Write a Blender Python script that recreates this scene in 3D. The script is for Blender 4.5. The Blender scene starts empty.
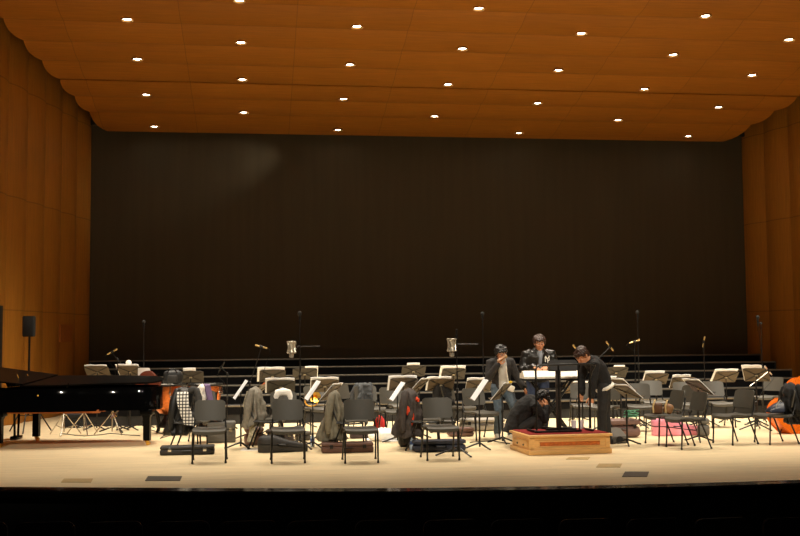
import bpy, bmesh, math, random
from mathutils import Vector, Matrix, noise
PI = math.pi
R = math.radians
sc = bpy.context.scene
COL = sc.collection

# ------------------------------------------------------------------ camera
F = 1060.0
YAW, PIT, ROL = R(7.5), math.atan(72/1060), .008
EYE = Vector((0, 0, 1.6))
FW = Vector((math.sin(YAW)*math.cos(PIT), math.cos(YAW)*math.cos(PIT), math.sin(PIT)))
r0 = Vector((math.cos(YAW), -math.sin(YAW), 0)); u0 = r0.cross(FW)
RT = r0*math.cos(ROL) - u0*math.sin(ROL)
UP = u0*math.cos(ROL) + r0*math.sin(ROL)
cd = bpy.data.cameras.new('camera'); cam = bpy.data.objects.new('camera', cd); COL.objects.link(cam)
cd.sensor_fit = 'HORIZONTAL'; cd.sensor_width = 36; cd.lens = F*36/800; cd.clip_end = 200
cam.matrix_world = Matrix(((RT.x, UP.x, -FW.x, 0), (RT.y, UP.y, -FW.y, 0), (RT.z, UP.z, -FW.z, 1.6), (0, 0, 0, 1)))
sc.camera = cam

# ------------------------------------------------------------------ world, lights, exposure
w = bpy.data.worlds.new('hall'); sc.world = w; w.use_nodes = True
w.node_tree.nodes['Background'].inputs[0].default_value = (.9, .75, .55, 1)
w.node_tree.nodes['Background'].inputs[1].default_value = .004
sc.view_settings.view_transform = 'Standard'; sc.view_settings.look = 'None'
sc.view_settings.gamma = 1; sc.view_settings.use_curve_mapping = False
sc.view_settings.exposure = 1.08
WARM = (1.0, .89, .72)
def spot(name, loc, target, power, angle, blend=.6, size=.06, color=WARM):
    l = bpy.data.lights.new(name, 'SPOT'); l.energy = power; l.spot_size = R(angle); l.spot_blend = blend
    l.shadow_soft_size = size; l.color = color
    o = bpy.data.objects.new(name, l); COL.objects.link(o); o.location = loc
    o.rotation_euler = (Vector(target)-Vector(loc)).to_track_quat('-Z', 'Y').to_euler()
    return o
P_DOWN, P_HALL, P_FOH = 330, 420, 1500
# lamps of the ceiling rows that hang above the front half of the stage, out of frame
for (lx, ly, lz) in [(-2.5, 18.4, 7.75), (2.0, 18.4, 7.75), (6.4, 18.4, 7.75), (10.8, 18.4, 7.75), (-.3, 16.7, 8.05), (4.2, 16.7, 8.05), (8.6, 16.7, 8.05)]:
    spot('stage_lamp', (lx, ly, lz), (lx, ly, 0), P_HALL, 95, .8)
# front of house spotlights on the hall's lighting bridge
for (lx, tx) in [(-3.5, -2), (.5, 1.0), (4.5, 4.5), (8.5, 8), (12, 10)]:
    spot('bridge_spotlight', (lx, 4.5, 9.6), (tx, 17.2, .3), P_FOH, 34, .8, .12)

# ------------------------------------------------------------------ helpers
def yh(px): return 341 - .008*(px-260)
def ray(px, py): return FW + RT*((px-400)/F) - UP*((py-268)/F)
def fl(px, py, z=0.0):
    d = ray(px, py); return EYE + d*((z-1.6)/d.z)
def P(px, s):                                     # stage-floor point in column px where a metre spans s pixels
    return fl(px, yh(px)+1.6*s)
def zat(py, px, s): return 1.6-(py-yh(px))/s      # height seen at row py there

def lin(c):
    return tuple((v/255/12.92 if v/255 <= .04045 else ((v/255+.055)/1.055)**2.4) for v in c)
MATS = {}
def mat(name, rgb, rough=.6, metal=0.0, var=.12, scale=18, bump=0.0, spec=.5, emit=None, es=0, stretch=None, sheen=0, coat=0):
    if name in MATS: return MATS[name]
    m = bpy.data.materials.new(name); m.use_nodes = True; MATS[name] = m
    nt = m.node_tree; b = nt.nodes['Principled BSDF']
    c = lin(rgb)
    tc = nt.nodes.new('ShaderNodeTexCoord'); mp = nt.nodes.new('ShaderNodeMapping')
    nt.links.new(tc.outputs['Object'], mp.inputs[0])
    if stretch: mp.inputs['Scale'].default_value = stretch
    n = nt.nodes.new('ShaderNodeTexNoise'); n.inputs['Scale'].default_value = scale; n.inputs['Detail'].default_value = 4
    nt.links.new(mp.outputs[0], n.inputs['Vector'])
    cr = nt.nodes.new('ShaderNodeValToRGB')
    cr.color_ramp.elements[0].position = .3; cr.color_ramp.elements[1].position = .7
    cr.color_ramp.elements[0].color = (*[v*(1-var) for v in c], 1); cr.color_ramp.elements[1].color = (*[min(1, v*(1+var)) for v in c], 1)
    nt.links.new(n.outputs['Fac'], cr.inputs[0]); nt.links.new(cr.outputs[0], b.inputs['Base Color'])
    b.inputs['Roughness'].default_value = rough; b.inputs['Metallic'].default_value = metal
    b.inputs['Specular IOR Level'].default_value = spec
    if coat: b.inputs['Coat Weight'].default_value = coat; b.inputs['Coat Roughness'].default_value = .05
    if emit: b.inputs['Emission Color'].default_value = (*emit, 1); b.inputs['Emission Strength'].default_value = es
    if bump:
        bp = nt.nodes.new('ShaderNodeBump'); bp.inputs['Strength'].default_value = bump; bp.inputs['Distance'].default_value = .01
        nt.links.new(n.outputs['Fac'], bp.inputs['Height']); nt.links.new(bp.outputs[0], b.inputs['Normal'])
    return m

def boards_mat(name, rgb, rough, grain, brick, bscale, seam=.55, var=.10, spec=.4, axes=(0, 1), mortar=.012, offset=.5, shift=(0, 0)):
    """wood in panels: brick texture for the joints, stretched noise for the grain"""
    m = bpy.data.materials.new(name); m.use_nodes = True; nt = m.node_tree; b = nt.nodes['Principled BSDF']
    c = lin(rgb)
    tc = nt.nodes.new('ShaderNodeTexCoord'); sx = nt.nodes.new('ShaderNodeSeparateXYZ'); cx = nt.nodes.new('ShaderNodeCombineXYZ')
    nt.links.new(tc.outputs['Object'], sx.inputs[0])
    nt.links.new(sx.outputs[axes[0]], cx.inputs[0]); nt.links.new(sx.outputs[axes[1]], cx.inputs[1])
    br = nt.nodes.new('ShaderNodeTexBrick'); br.offset = offset
    br.inputs['Scale'].default_value = bscale; br.inputs['Brick Width'].default_value = brick[0]; br.inputs['Row Height'].default_value = brick[1]
    br.inputs['Mortar Size'].default_value = mortar; br.inputs['Mortar Smooth'].default_value = .2; br.inputs['Bias'].default_value = 0
    br.inputs['Color1'].default_value = (*[v*(1-var) for v in c], 1); br.inputs['Color2'].default_value = (*[min(1, v*(1+var)) for v in c], 1)
    br.inputs['Mortar'].default_value = (*[v*seam for v in c], 1)
    sh = nt.nodes.new('ShaderNodeMapping'); sh.inputs['Location'].default_value = (shift[0], shift[1], 0)
    nt.links.new(cx.outputs[0], sh.inputs[0]); nt.links.new(sh.outputs[0], br.inputs['Vector'])
    mp = nt.nodes.new('ShaderNodeMapping'); mp.inputs['Scale'].default_value = grain
    nt.links.new(tc.outputs['Object'], mp.inputs[0])
    n = nt.nodes.new('ShaderNodeTexNoise'); n.inputs['Scale'].default_value = 3; n.inputs['Detail'].default_value = 6; n.inputs['Roughness'].default_value = .65
    nt.links.new(mp.outputs[0], n.inputs['Vector'])
    mr = nt.nodes.new('ShaderNodeMapRange'); mr.inputs['From Min'].default_value = .25; mr.inputs['From Max'].default_value = .75
    mr.inputs['To Min'].default_value = .8; mr.inputs['To Max'].default_value = 1.18
    nt.links.new(n.outputs['Fac'], mr.inputs[0])
    mx = nt.nodes.new('ShaderNodeMix'); mx.data_type = 'RGBA'; mx.blend_type = 'MULTIPLY'; mx.inputs['Factor'].default_value = 1
    nt.links.new(br.outputs['Color'], mx.inputs['A']); nt.links.new(mr.outputs[0], mx.inputs['B'])
    nt.links.new(mx.outputs['Result'], b.inputs['Base Color'])
    b.inputs['Roughness'].default_value = rough; b.inputs['Specular IOR Level'].default_value = spec
    return m

def V(*a): return Vector(a)
def box(bm, c, s, rot=None, bev=0.0, seg=2):
    t = bmesh.new(); bmesh.ops.create_cube(t, size=1)
    bmesh.ops.scale(t, vec=s, verts=t.verts)
    if bev: bmesh.ops.bevel(t, geom=t.edges[:], offset=bev, segments=seg, profile=.5, affect='EDGES')
    M = Matrix.Translation(c) @ (rot.to_4x4() if rot else Matrix())
    merge(bm, t, M); return bm
def merge(bm, t, M=None):
    if M is not None: bmesh.ops.transform(t, matrix=M, verts=t.verts)
    me = bpy.data.meshes.new('tmp'); t.to_mesh(me); t.free(); bm.from_mesh(me); bpy.data.meshes.remove(me)
def loft(bm, rings, caps=True):
    """rings: lists of points, all the same length, joined into a closed skin"""
    vs = [[bm.verts.new(p) for p in r] for r in rings]
    n = len(vs[0])
    for a, b in zip(vs, vs[1:]):
        for i in range(n): bm.faces.new((a[i], a[(i+1) % n], b[(i+1) % n], b[i]))
    if caps:
        bm.faces.new(vs[0][::-1]); bm.faces.new(vs[-1])
def tube(bm, pts, r, n=8, caps=True):
    pts = [Vector(p) for p in pts]
    rs = r if isinstance(r, (list, tuple)) else [r]*len(pts)
    rings = []; prev = None
    for i, p in enumerate(pts):
        d = (pts[min(i+1, len(pts)-1)]-pts[max(i-1, 0)]).normalized()
        ref = prev if prev is not None else (V(0, 0, 1) if abs(d.z) < .9 else V(1, 0, 0))
        a = (ref - d*ref.dot(d)).normalized(); b = d.cross(a); prev = a
        rings.append([p + (a*math.cos(t)+b*math.sin(t))*rs[i] for t in [2*PI*k/n for k in range(n)]])
    loft(bm, rings, caps); return bm
def capsule(bm, pts, rs, n=12):
    """tube with rounded ends, radius per point"""
    pts = [Vector(p) for p in pts]; rs = list(rs) if isinstance(rs, (list, tuple)) else [rs]*len(pts)
    d0 = (pts[0]-pts[1]).normalized(); d1 = (pts[-1]-pts[-2]).normalized()
    A = [(pts[0]+d0*rs[0]*math.sin(t), rs[0]*math.cos(t)) for t in (R(85), R(60), R(30))]
    B = [(pts[-1]+d1*rs[-1]*math.sin(t), rs[-1]*math.cos(t)) for t in (R(30), R(60), R(85))]
    L = A+list(zip(pts, rs))+B
    tube(bm, [p for p, q in L], [q for p, q in L], n)
def lathe(bm, prof, n=24, c=(0, 0, 0), M=None):
    t = bmesh.new()
    rings = [[V(r*math.cos(2*PI*k/n), r*math.sin(2*PI*k/n), z) for k in range(n)] for r, z in prof]
    loft(t, rings)
    merge(bm, t, Matrix.Translation(c) @ (M.to_4x4() if M else Matrix())); return bm
def prism(bm, poly, h, M=None, bev=0.0):
    t = bmesh.new()
    a = [t.verts.new((x, y, 0)) for x, y in poly]; f = t.faces.new(a)
    r = bmesh.ops.extrude_face_region(t, geom=[f])
    bmesh.ops.translate(t, vec=(0, 0, h), verts=[g for g in r['geom'] if isinstance(g, bmesh.types.BMVert)])
    bmesh.ops.recalc_face_normals(t, faces=t.faces)
    if bev: bmesh.ops.bevel(t, geom=[e for e in t.edges if abs(e.verts[0].co.z-e.verts[1].co.z) < 1e-6], offset=bev, segments=2, affect='EDGES')
    merge(bm, t, M); return bm
def ellipsoid(bm, c, r, rot=None, n=16):
    t = bmesh.new(); bmesh.ops.create_uvsphere(t, u_segments=n, v_segments=max(8, n*2//3), radius=1)
    bmesh.ops.scale(t, vec=r, verts=t.verts)
    merge(bm, t, Matrix.Translation(c) @ (rot.to_4x4() if rot else Matrix())); return bm
def rrect(w, h, r, n=5):
    out = []
    for cx, cy, a0 in ((w/2-r, h/2-r, 0), (-w/2+r, h/2-r, 90), (-w/2+r, -h/2+r, 180), (w/2-r, -h/2+r, 270)):
        for k in range(n+1):
            a = R(a0+90*k/n); out.append((cx+r*math.cos(a), cy+r*math.sin(a)))
    return out
def obj(name, bm, m, parent=None, label=None, smooth=True, ang=40):
    bmesh.ops.recalc_face_normals(bm, faces=bm.faces)
    me = bpy.data.meshes.new(name); bm.to_mesh(me); bm.free()
    me.materials.append(m)
    if smooth:
        for p in me.polygons: p.use_smooth = True
        me.set_sharp_from_angle(angle=R(ang))
    o = bpy.data.objects.new(name, me); COL.objects.link(o)
    if parent: o.parent = parent
    if label: o['label'] = label
    return o
def thing(name, label, cat, loc=(0, 0, 0), rz=0.0, group=None):
    o = bpy.data.objects.new(name, None); COL.objects.link(o); o.empty_display_size = .1
    o.location = loc; o.rotation_euler = (0, 0, rz)
    return tag(o, label, cat, group)
def tag(o, label, cat, group=None):
    o['label'] = label; o['category'] = cat
    if group: o['group'] = group
    return o
def struct(o): o['kind'] = 'structure'; return o
def dup(root, loc, rz=0.0, label=None, group=None):
    r = root.copy(); COL.objects.link(r); r.location = loc; r.rotation_euler = (0, 0, rz)
    if label: r['label'] = label
    if group: r['group'] = group
    for ch in list(root.children):
        c = ch.copy(); COL.objects.link(c); c.parent = r
        for g in list(ch.children):
            d = g.copy(); COL.objects.link(d); d.parent = c
    return r
def bake(o, mods):
    """apply modifiers given as (type, {settings})"""
    for t, kw in mods:
        m = o.modifiers.new(t, t)
        for k, v in kw.items(): setattr(m, k, v)
    dg = bpy.context.evaluated_depsgraph_get(); dg.update()
    me = bpy.data.meshes.new_from_object(o.evaluated_get(dg))
    old = o.data; o.modifiers.clear(); o.data = me; me.name = old.name
    bpy.data.meshes.remove(old)
    if not me.materials: pass
    for p in me.polygons: p.use_smooth = True
    return o
ORD = ['first', 'second', 'third', 'fourth', 'fifth', 'sixth', 'seventh', 'eighth', 'ninth', 'tenth', 'eleventh', 'twelfth', 'thirteenth', 'fourteenth', 'fifteenth', 'sixteenth']

# ------------------------------------------------------------------ materials
M_floor = boards_mat('maple_boards', (231, 210, 170), .42, (.6, 9, 9), (2.4, .11), 1.0, .88, .05, .3, (0, 1), .004)
M_ceil = boards_mat('ceiling_veneer', (176, 110, 32), .55, (.5, 7, 7), (2.17, .865), 1.0, .62, .07, .3, (0, 1), .008, 0.0, (-.67, -.26))
M_wall = boards_mat('wall_veneer', (172, 113, 38), .5, (8, 8, .45), (40, 2.25), 1.0, .6, .05, .3, (1, 2), .014)
M_black = mat('matt_black', (16, 15, 14), .8)
M_cloth_bd = mat('backdrop_cloth', (80, 72, 57), .95, var=.05, scale=1.2, stretch=(6, 1, .3), spec=.1)
M_riser = mat('riser_black', (20, 19, 18), .75, scale=9)
M_carpetblk = mat('riser_skirt', (15, 14, 14), .95, scale=30, bump=.3, spec=.1)
M_nose = mat('riser_edge_metal', (120, 112, 98), .45, .6)
M_lip = mat('stage_edge_black', (22, 18, 16), .12, .2, scale=5)
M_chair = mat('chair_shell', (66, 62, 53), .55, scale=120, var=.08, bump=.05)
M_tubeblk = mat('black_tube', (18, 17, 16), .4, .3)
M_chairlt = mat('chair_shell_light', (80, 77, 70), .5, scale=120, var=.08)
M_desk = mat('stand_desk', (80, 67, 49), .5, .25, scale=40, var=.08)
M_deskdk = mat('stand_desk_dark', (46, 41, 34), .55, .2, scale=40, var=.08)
M_standblk = mat('stand_black', (24, 22, 20), .45, .3)
M_boss = mat('stand_bracket', (150, 140, 118), .4, .5)
M_paper = mat('paper', (242, 244, 248), .8, var=.03, scale=30)
M_lacquer = mat('piano_lacquer', (5, 5, 6), .045, 0, var=.02, spec=.16)
M_satin = mat('piano_satin_black', (3, 3, 3), .35, 0, var=.02, spec=.08)
M_brass = mat('brass', (236, 184, 84), .35, 1)
M_wdunder = mat('piano_underside_wood', (176, 96, 34), .6, stretch=(1, 12, 1))
M_iron = mat('piano_gold_plate', (150, 96, 34), .4, .6)
M_felt = mat('red_felt', (130, 30, 24), .9)
M_ivory = mat('keys_white', (235, 230, 215), .3, var=.02)
M_chrome = mat('chrome', (200, 196, 188), .2, 1, var=.03)
M_copper = mat('hammered_copper', (206, 118, 62), .28, .9, var=.2, scale=26, bump=.25)
M_skinhd = mat('drum_head', (226, 220, 204), .5, var=.04)
M_goldmic = mat('mic_gold', (214, 186, 120), .3, .8)
M_silver = mat('mic_silver', (206, 198, 182), .3, .7)
M_podium = mat('podium_oak', (224, 174, 106), .45, scale=6, var=.12, stretch=(1, 8, 8))
M_podinset = mat('podium_inset', (190, 98, 34), .4, scale=8, var=.3, stretch=(3, 8, 8))
M_red = mat('red_carpet', (132, 46, 44), .95, scale=90, bump=.4, spec=.1)
M_skin = mat('skin', (214, 150, 110), .55, var=.05, scale=14)
M_hair = mat('hair_black', (20, 15, 13), .45, var=.4, scale=60, stretch=(1, 1, .2))
M_hairbr = mat('hair_dark_brown', (54, 30, 18), .45, var=.3, scale=60, stretch=(1, 1, .2))
M_bass = mat('bass_orange_varnish', (218, 104, 22), .25, scale=5, var=.18, stretch=(8, 1, 8), coat=.5)
M_bassred = mat('bass_red_varnish', (104, 48, 28), .3, scale=5, var=.2, stretch=(8, 1, 8), coat=.4)
M_ebony = mat('ebony', (20, 16, 14), .4)
M_shell = mat('white_trim', (235, 228, 214), .5)

# ================================================================== THE SETTING
def LW(y): return -4.1-.2*(25.8-y)                   # left wall x at depth y
def RW(y): return 12.5+.2*(25.8-y)                  # right wall: both flare towards the hall
# stage floor with a gently bowed front edge
edge = [(-7, 13.55), (-5, 13.0), (-2.88, 12.44), (-1.76, 12.18), (-.66, 11.93), (.42, 11.70), (1.49, 11.51), (2.58, 11.39), (3.67, 11.32), (4.8, 11.29), (6.0, 11.33), (8, 11.5), (10, 11.85), (13, 12.6)]
bm = bmesh.new()
prism(bm, edge+[(13, 27.2), (-7, 27.2)], .06, Matrix.Translation((0, 0, -.06)))
struct(obj('floor', bm, M_floor, smooth=False))
# the lip and the black fascia below it, down to the hall floor
bm = bmesh.new()
loft(bm, [[V(x, y-.002, .002), V(x, y-.23, .0), V(x, y-.25, -.02), V(x, y-.25, -.09), V(x, y-.002, -.09)] for x, y in edge])
struct(obj('trim_1', bm, M_lip))
bm = bmesh.new()
loft(bm, [[V(x, y-.2, -.091), V(x, y-.2, -1.0), V(x, y-.1, -1.0), V(x, y-.1, -.091)] for x, y in edge])
struct(obj('wall_front', bm, M_black))
bm = bmesh.new(); box(bm, (3, 6.3, -1.05), (22, 14.6, .1)); struct(obj('floor_hall', bm, mat('hall_carpet', (20, 16, 15), .95, spec=.05), smooth=False))
# backdrop wall: black acoustic cloth with faint vertical seams
bm = bmesh.new()
N = 60
x0, x1 = -4.6, 12.9
loft(bm, [[V(x0+(x1-x0)*i/N, 26+.012*math.sin(i*2.1), -.0), V(x0+(x1-x0)*i/N, 26+.012*math.sin(i*2.1), 9), V(x0+(x1-x0)*i/N, 26.2, 9), V(x0+(x1-x0)*i/N, 26.2, 0)] for i in range(N+1)])
struct(obj('wall_back', bm, M_cloth_bd))
# side walls: bowed veneer panels
def side_wall(name, pts, sgn):
    bm = bmesh.new(); rings = []
    for (xa, ya), (xb, yb) in zip(pts, pts[1:]):
        for k in range(7):
            t = k/6; b = .08*(1-(2*t-1)**2)
            rings.append((xa+(xb-xa)*t+sgn*b, ya+(yb-ya)*t))
    L = [[V(x, y, 0), V(x, y, 9), V(x-sgn*.35, y, 9), V(x-sgn*.35, y, 0)] for x, y in rings]
    loft(bm, L); return struct(obj(name, bm, M_wall, ang=12))
side_wall('wall_left', [(LW(26.05-.9*k), 26.05-.9*k) for k in range(17)], 1)
side_wall('wall_right', [(RW(26.05-.9*k), 26.05-.9*k) for k in range(17)], -1)
# ceiling: shallow bays that sag between joints, rising towards the hall
def CZ(y): return 6.62+.185*(25.6-y)
JOINTS = [25.64] + [24.48-.865*k for k in range(13)]
def ceil_z(y):
    for a, b in zip(JOINTS, JOINTS[1:]):
        if b <= y <= a: return CZ(y)-.05*(1-(2*(a-y)/(a-b)-1)**2)
bm = bmesh.new()
for k, (ya, yb) in enumerate(zip(JOINTS, JOINTS[1:])):
    if k == 2: yb += .06
    rings = []
    for j in range(11):
        t = j/10; y = ya+(yb-ya)*t; z = CZ(y)-.05*(1-(2*t-1)**2)
        q = .06*(2*t-1)**2-.03                      # bay ends bow out past the straight edge
        xl, xr = -3.84-.205*(24.5-y)-.05+q, 11.96+.195*(24.5-y)+.05-q
        rings.append([V(xl, y, z), V(xr, y, z), V(xr, y, z+.04), V(xl, y, z+.04)])
    loft(bm, rings)
struct(obj('ceiling', bm, M_ceil, ang=25))
bm = bmesh.new(); box(bm, (4.2, 20, 9.1), (20, 13, .15)); struct(obj('ceiling_roof', bm, M_black, smooth=False))
bm = bmesh.new(); box(bm, (4.2, 25.85, 7.9), (17.6, .1, 2.2)); struct(obj('trim_2', bm, M_black, smooth=False))
# stage door at the left edge of the frame, and an access panel further back
def wall_panel(name, y0, y1, z0, z1, m, out):
    bm = bmesh.new()
    pts = [(LW(y0)+out, y0), (LW(y1)+out, y1)]
    loft(bm, [[V(x, y, z0), V(x, y, z1), V(x-.05, y, z1), V(x-.05, y, z0)] for x, y in pts])
    return struct(obj(name, bm, m, smooth=False))
wall_panel('door_1', 19.6, 21.25, 0.0, 2.32, mat('door_dark', (24, 18, 14), .7), .085)
wall_panel('trim_3', 24.1, 24.75, 1.62, 2.0, mat('access_panel', (170, 100, 34), .5), .085)
# floor pockets, and one pale strip lying flat
M_pkt = mat('floor_pocket_dark', (84, 78, 66), .5, .3); M_pkt2 = mat('floor_pocket_brown', (188, 160, 108), .5)
for i, (a, b, c, d, m, lab) in enumerate([(145, 476.5, 182, 481, M_pkt, 'dark metal floor pocket cover at the stage front left of centre'),
        (61, 479, 93, 482.5, M_pkt2, 'tan floor pocket cover nearest the left edge of the stage front'),
        (622, 472, 649, 477, M_pkt, 'dark metal floor pocket cover right of the podium near the stage edge'),
        (596, 464, 622, 467.5, M_pkt2, 'tan floor pocket cover just in front of the podium right corner'),
        (566, 457.5, 590, 459.5, M_pkt2, 'small tan floor plate close to the front of the podium'),
        (240, 448.5, 270, 451, M_shell, 'pale strip on the floor between the first two front chairs')]):
    p, q, r_, s_ = fl(a, d), fl(b and c-2, d), fl(c, b), fl(a+3, b)
    bm = bmesh.new(); prism(bm, [(v.x, v.y) for v in (p, q, r_, s_)], .006, Matrix.Translation((0, 0, .0)))
    tag(obj('floor_pocket_cover' if i < 5 else 'floor_strip', bm, m, smooth=False), lab, 'floor cover' if i < 5 else 'tape')

# choir risers
riser = thing('stepped_riser', 'long black stepped platform risers with pale metal edges before the black backdrop', 'riser', (0, 0, 0))
hs = [.34, .506, .672, .838, 1.004, 1.17]
for i, h in enumerate(hs):
    ya = 20.95+.77*i; yb = 25.6
    xl, xr = -3.85+.1*(5-i), 12.2
    bm = bmesh.new(); box(bm, ((xl+xr)/2, (ya+ya+.77)/2 if i < 5 else (ya+yb)/2, h/2), (xr-xl, .77 if i < 5 else yb-ya, h))
    st = obj('step', bm, M_riser, riser, smooth=False)
    bm = bmesh.new(); box(bm, ((xl+xr)/2, ya+.012, h+.004), (xr-xl, .05, .032), bev=.006); obj('edge_strip', bm, M_nose, st)
    bm = bmesh.new()
    nn = 120
    loft(bm, [[V(xl+.05+(xr-xl-.1)*j/nn, ya-.014+.007*math.sin(j*1.7), h-.02), V(xl+.05+(xr-xl-.1)*j/nn, ya-.016+.012*math.sin(j*1.7+.4), max(.01, h-.155)), V(xl+.05+(xr-xl-.1)*j/nn, ya+.002, max(.01, h-.155)), V(xl+.05+(xr-xl-.1)*j/nn, ya+.002, h-.02)] for j in range(nn+1)])
    obj('skirt', bm, M_carpetblk, st)

# ceiling downlights
M_lens = mat('downlight_lens', (255, 248, 235), .4, emit=(1, .93, .80), es=14, var=.01)
M_ring = mat('downlight_ring', (190, 150, 96), .35, .6)
bm = bmesh.new(); lathe(bm, [(.072, -.002), (.10, -.012), (.112, -.028), (.11, .0), (.09, .04), (.076, .04)], 24)
dl = thing('ceiling_downlight', '', 'ceiling light'); obj('trim_ring', bm, M_ring, dl)
bm = bmesh.new(); lathe(bm, [(.006, -.012), (.05, -.012), (.074, -.004), (.074, .02), (.006, .02)], 24); obj('lens', bm, M_lens, dl)
rowsX = [[-2.48, 1.83, 6.28, 10.63], [-.39, 4.04, 8.49]]*4
rowsY = [25.14, 24.22, 23.34, 22.44, 21.60, 20.74, 19.95, 19.1]
CNT = {4: ['leftmost', 'second from the left', 'third from the left', 'rightmost'], 3: ['leftmost', 'middle', 'rightmost']}
first = True
for k, (xs, y) in enumerate(zip(rowsX, rowsY)):
    z = ceil_z(y)
    for i, x in enumerate(xs):
        lab = 'recessed downlight, %s of %s in the ceiling row %s' % (CNT[len(xs)][i], {4: 'four', 3: 'three'}[len(xs)], ['nearest the backdrop', 'second from the backdrop', 'third from the backdrop', 'fourth from the backdrop', 'fifth from the backdrop', 'sixth from the backdrop', 'seventh from the backdrop', 'along the photo top edge'][k])
        if first: o = dl; o.location = (x, y, z); o['label'] = lab; o['group'] = 'ceiling downlights'; first = False
        else: o = dup(dl, (x, y, z), 0, lab, 'ceiling downlights')
        if k > 2: spot('downlight_lamp', (x, y, z-.06), (x, y-.5, 0), P_DOWN, 62, .9, .05)
        elif k == 0 and i == 1: spot('downlight_lamp', (x, y, z-.06), (-1.2, 26, 5.7), 60, 36, 1, .05)   # added spot that makes the faint light patch on the backdrop

# theatre seats in the dark hall, in front of the stage
M_seat = mat('seat_fabric', (26, 18, 18), .9); M_seatwood = mat('seat_back_wood', (34, 22, 16), .5)
st = thing('theatre_seat', '', 'theatre seat')
bm = bmesh.new(); prism(bm, rrect(.5, .62, .07), .07, Matrix.Translation((0, -.22, .74)) @ Matrix.Rotation(R(84), 4, 'X'), .015); obj('seat_back', bm, M_seat, st)
bm = bmesh.new(); box(bm, (0, .05, .42), (.48, .46, .1), bev=.03); obj('seat_cushion', bm, M_seat, st)
for sx in (-1, 1):
    bm = bmesh.new(); box(bm, (sx*.262, .02, .6), (.036, .38, .04), bev=.01); box(bm, (sx*.262, .0, .29), (.034, .3, .58), bev=.008); obj('armrest', bm, M_seatwood, st)
n = 0
for k in range(16):
    px = -22+67.5*k
    if px > 850: break
    p = fl(px, 521-.006*px, .06)
    lab = 'dark theatre seat in the front row below the stage, %s from the left' % ORD[k]
    loc = (p.x, p.y+.2, -1.0); rz = R(1)
    if k == 0: st.location = loc; st.rotation_euler = (0, 0, rz); st['label'] = lab; st['group'] = 'front row theatre seats'
    else: dup(st, loc, rz, lab, 'front row theatre seats')

# ================================================================== CHAIRS
def make_chair(name, label, shell, group):
    """orchestra chair facing -Y: moulded seat and back shells on a black tube frame"""
    t = thing(name, label, 'chair', group=group)
    bm = bmesh.new()                                             # backrest: curved shell with rounded corners
    rings = []
    for k, (z, y) in enumerate([(.545, .205), (.56, .212), (.62, .228), (.70, .243), (.78, .257), (.83, .268)]):
        pass
    nx, nz = 14, 12
    def bp(u, v, off):                                           # u -1..1, v 0..1
        h = .27; z = .535+h*v; wv = .205
        c = .045; zt = v*h
        if zt > h-c: wv -= c-math.sqrt(max(0, c*c-(zt-(h-c))**2))
        if zt < .03: wv -= .03-math.sqrt(max(0, .03*.03-(.03-zt)**2))
        x = u*wv
        return V(x, .205+.07*v-.03*(x/.2)**2+off, z)
    f = [[bm.verts.new(bp(-1+2*i/nx, j/nz, -.008)) for i in range(nx+1)] for j in range(nz+1)]
    b = [[bm.verts.new(bp(-1+2*i/nx, j/nz, .010)) for i in range(nx+1)] for j in range(nz+1)]
    for j in range(nz):
        for i in range(nx):
            bm.faces.new((f[j][i], f[j][i+1], f[j+1][i+1], f[j+1][i])); bm.faces.new((b[j][i], b[j+1][i], b[j+1][i+1], b[j][i+1]))
        bm.faces.new((f[j][0], f[j+1][0], b[j+1][0], b[j][0])); bm.faces.new((f[j][nx], b[j][nx], b[j+1][nx], f[j+1][nx]))
    for i in range(nx):
        bm.faces.new((f[0][i], b[0][i], b[0][i+1], f[0][i+1])); bm.faces.new((f[nz][i], f[nz][i+1], b[nz][i+1], b[nz][i]))
    obj('backrest', bm, shell, t, ang=50)
    bm = bmesh.new(); rings = []                                 # seat: dished, waterfall front edge
    for y, z, hw in [(-.235, .405, .19), (-.238, .425, .205), (-.215, .445, .218), (-.12, .448, .224), (.05, .436, .222), (.16, .440, .212), (.205, .455, .19)]:
        rings.append([V(-hw, y, z), V(-hw*.55, y, z-.008), V(0, y, z-.011), V(hw*.55, y, z-.008), V(hw, y, z), V(hw, y, z-.022), V(0, y, z-.036), V(-hw, y, z-.022)])
    loft(bm, rings); obj('seat', bm, shell, t, ang=50)
    r = .0125
    bm = bmesh.new()
    for sx in (-1, 1): tube(bm, [(sx*.212, -.2, .412), (sx*.214, 0, .402), (sx*.210, .19, .415)], r)
    tube(bm, [(-.212, -.14, .404), (.212, -.14, .404)], .010); tube(bm, [(-.211, .12, .404), (.211, .12, .404)], .010)
    obj('seat_frame', bm, M_tubeblk, t)
    for sx in (-1, 1):
        bm = bmesh.new(); tube(bm, [(sx*.212, -.19, .42), (sx*.214, -.2, .2), (sx*.216, -.212, .0)], [r, r, .011]); lathe(bm, [(.014, 0), (.016, .004), (.014, .03)], 10, (sx*.216, -.212, 0)); obj('leg', bm, M_tubeblk, t)
        bm = bmesh.new(); tube(bm, [(sx*.210, .10, .41), (sx*.218, .19, .2), (sx*.224, .265, .0)], [r, r, .011]); lathe(bm, [(.014, 0), (.016, .004), (.014, .03)], 10, (sx*.224, .262, 0)); obj('leg', bm, M_tubeblk, t)
        bm = bmesh.new(); tube(bm, [(sx*.210, .06, .402), (sx*.214, .17, .43), (sx*.205, .215, .52), (sx*.185, .245, .62), (sx*.17, .262, .70)], r); obj('back_post', bm, M_tubeblk, t)
    return t
GC = 'orchestra chairs on the stage'
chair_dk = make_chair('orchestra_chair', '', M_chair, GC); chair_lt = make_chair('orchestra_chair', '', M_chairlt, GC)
used_first = {}
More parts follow.
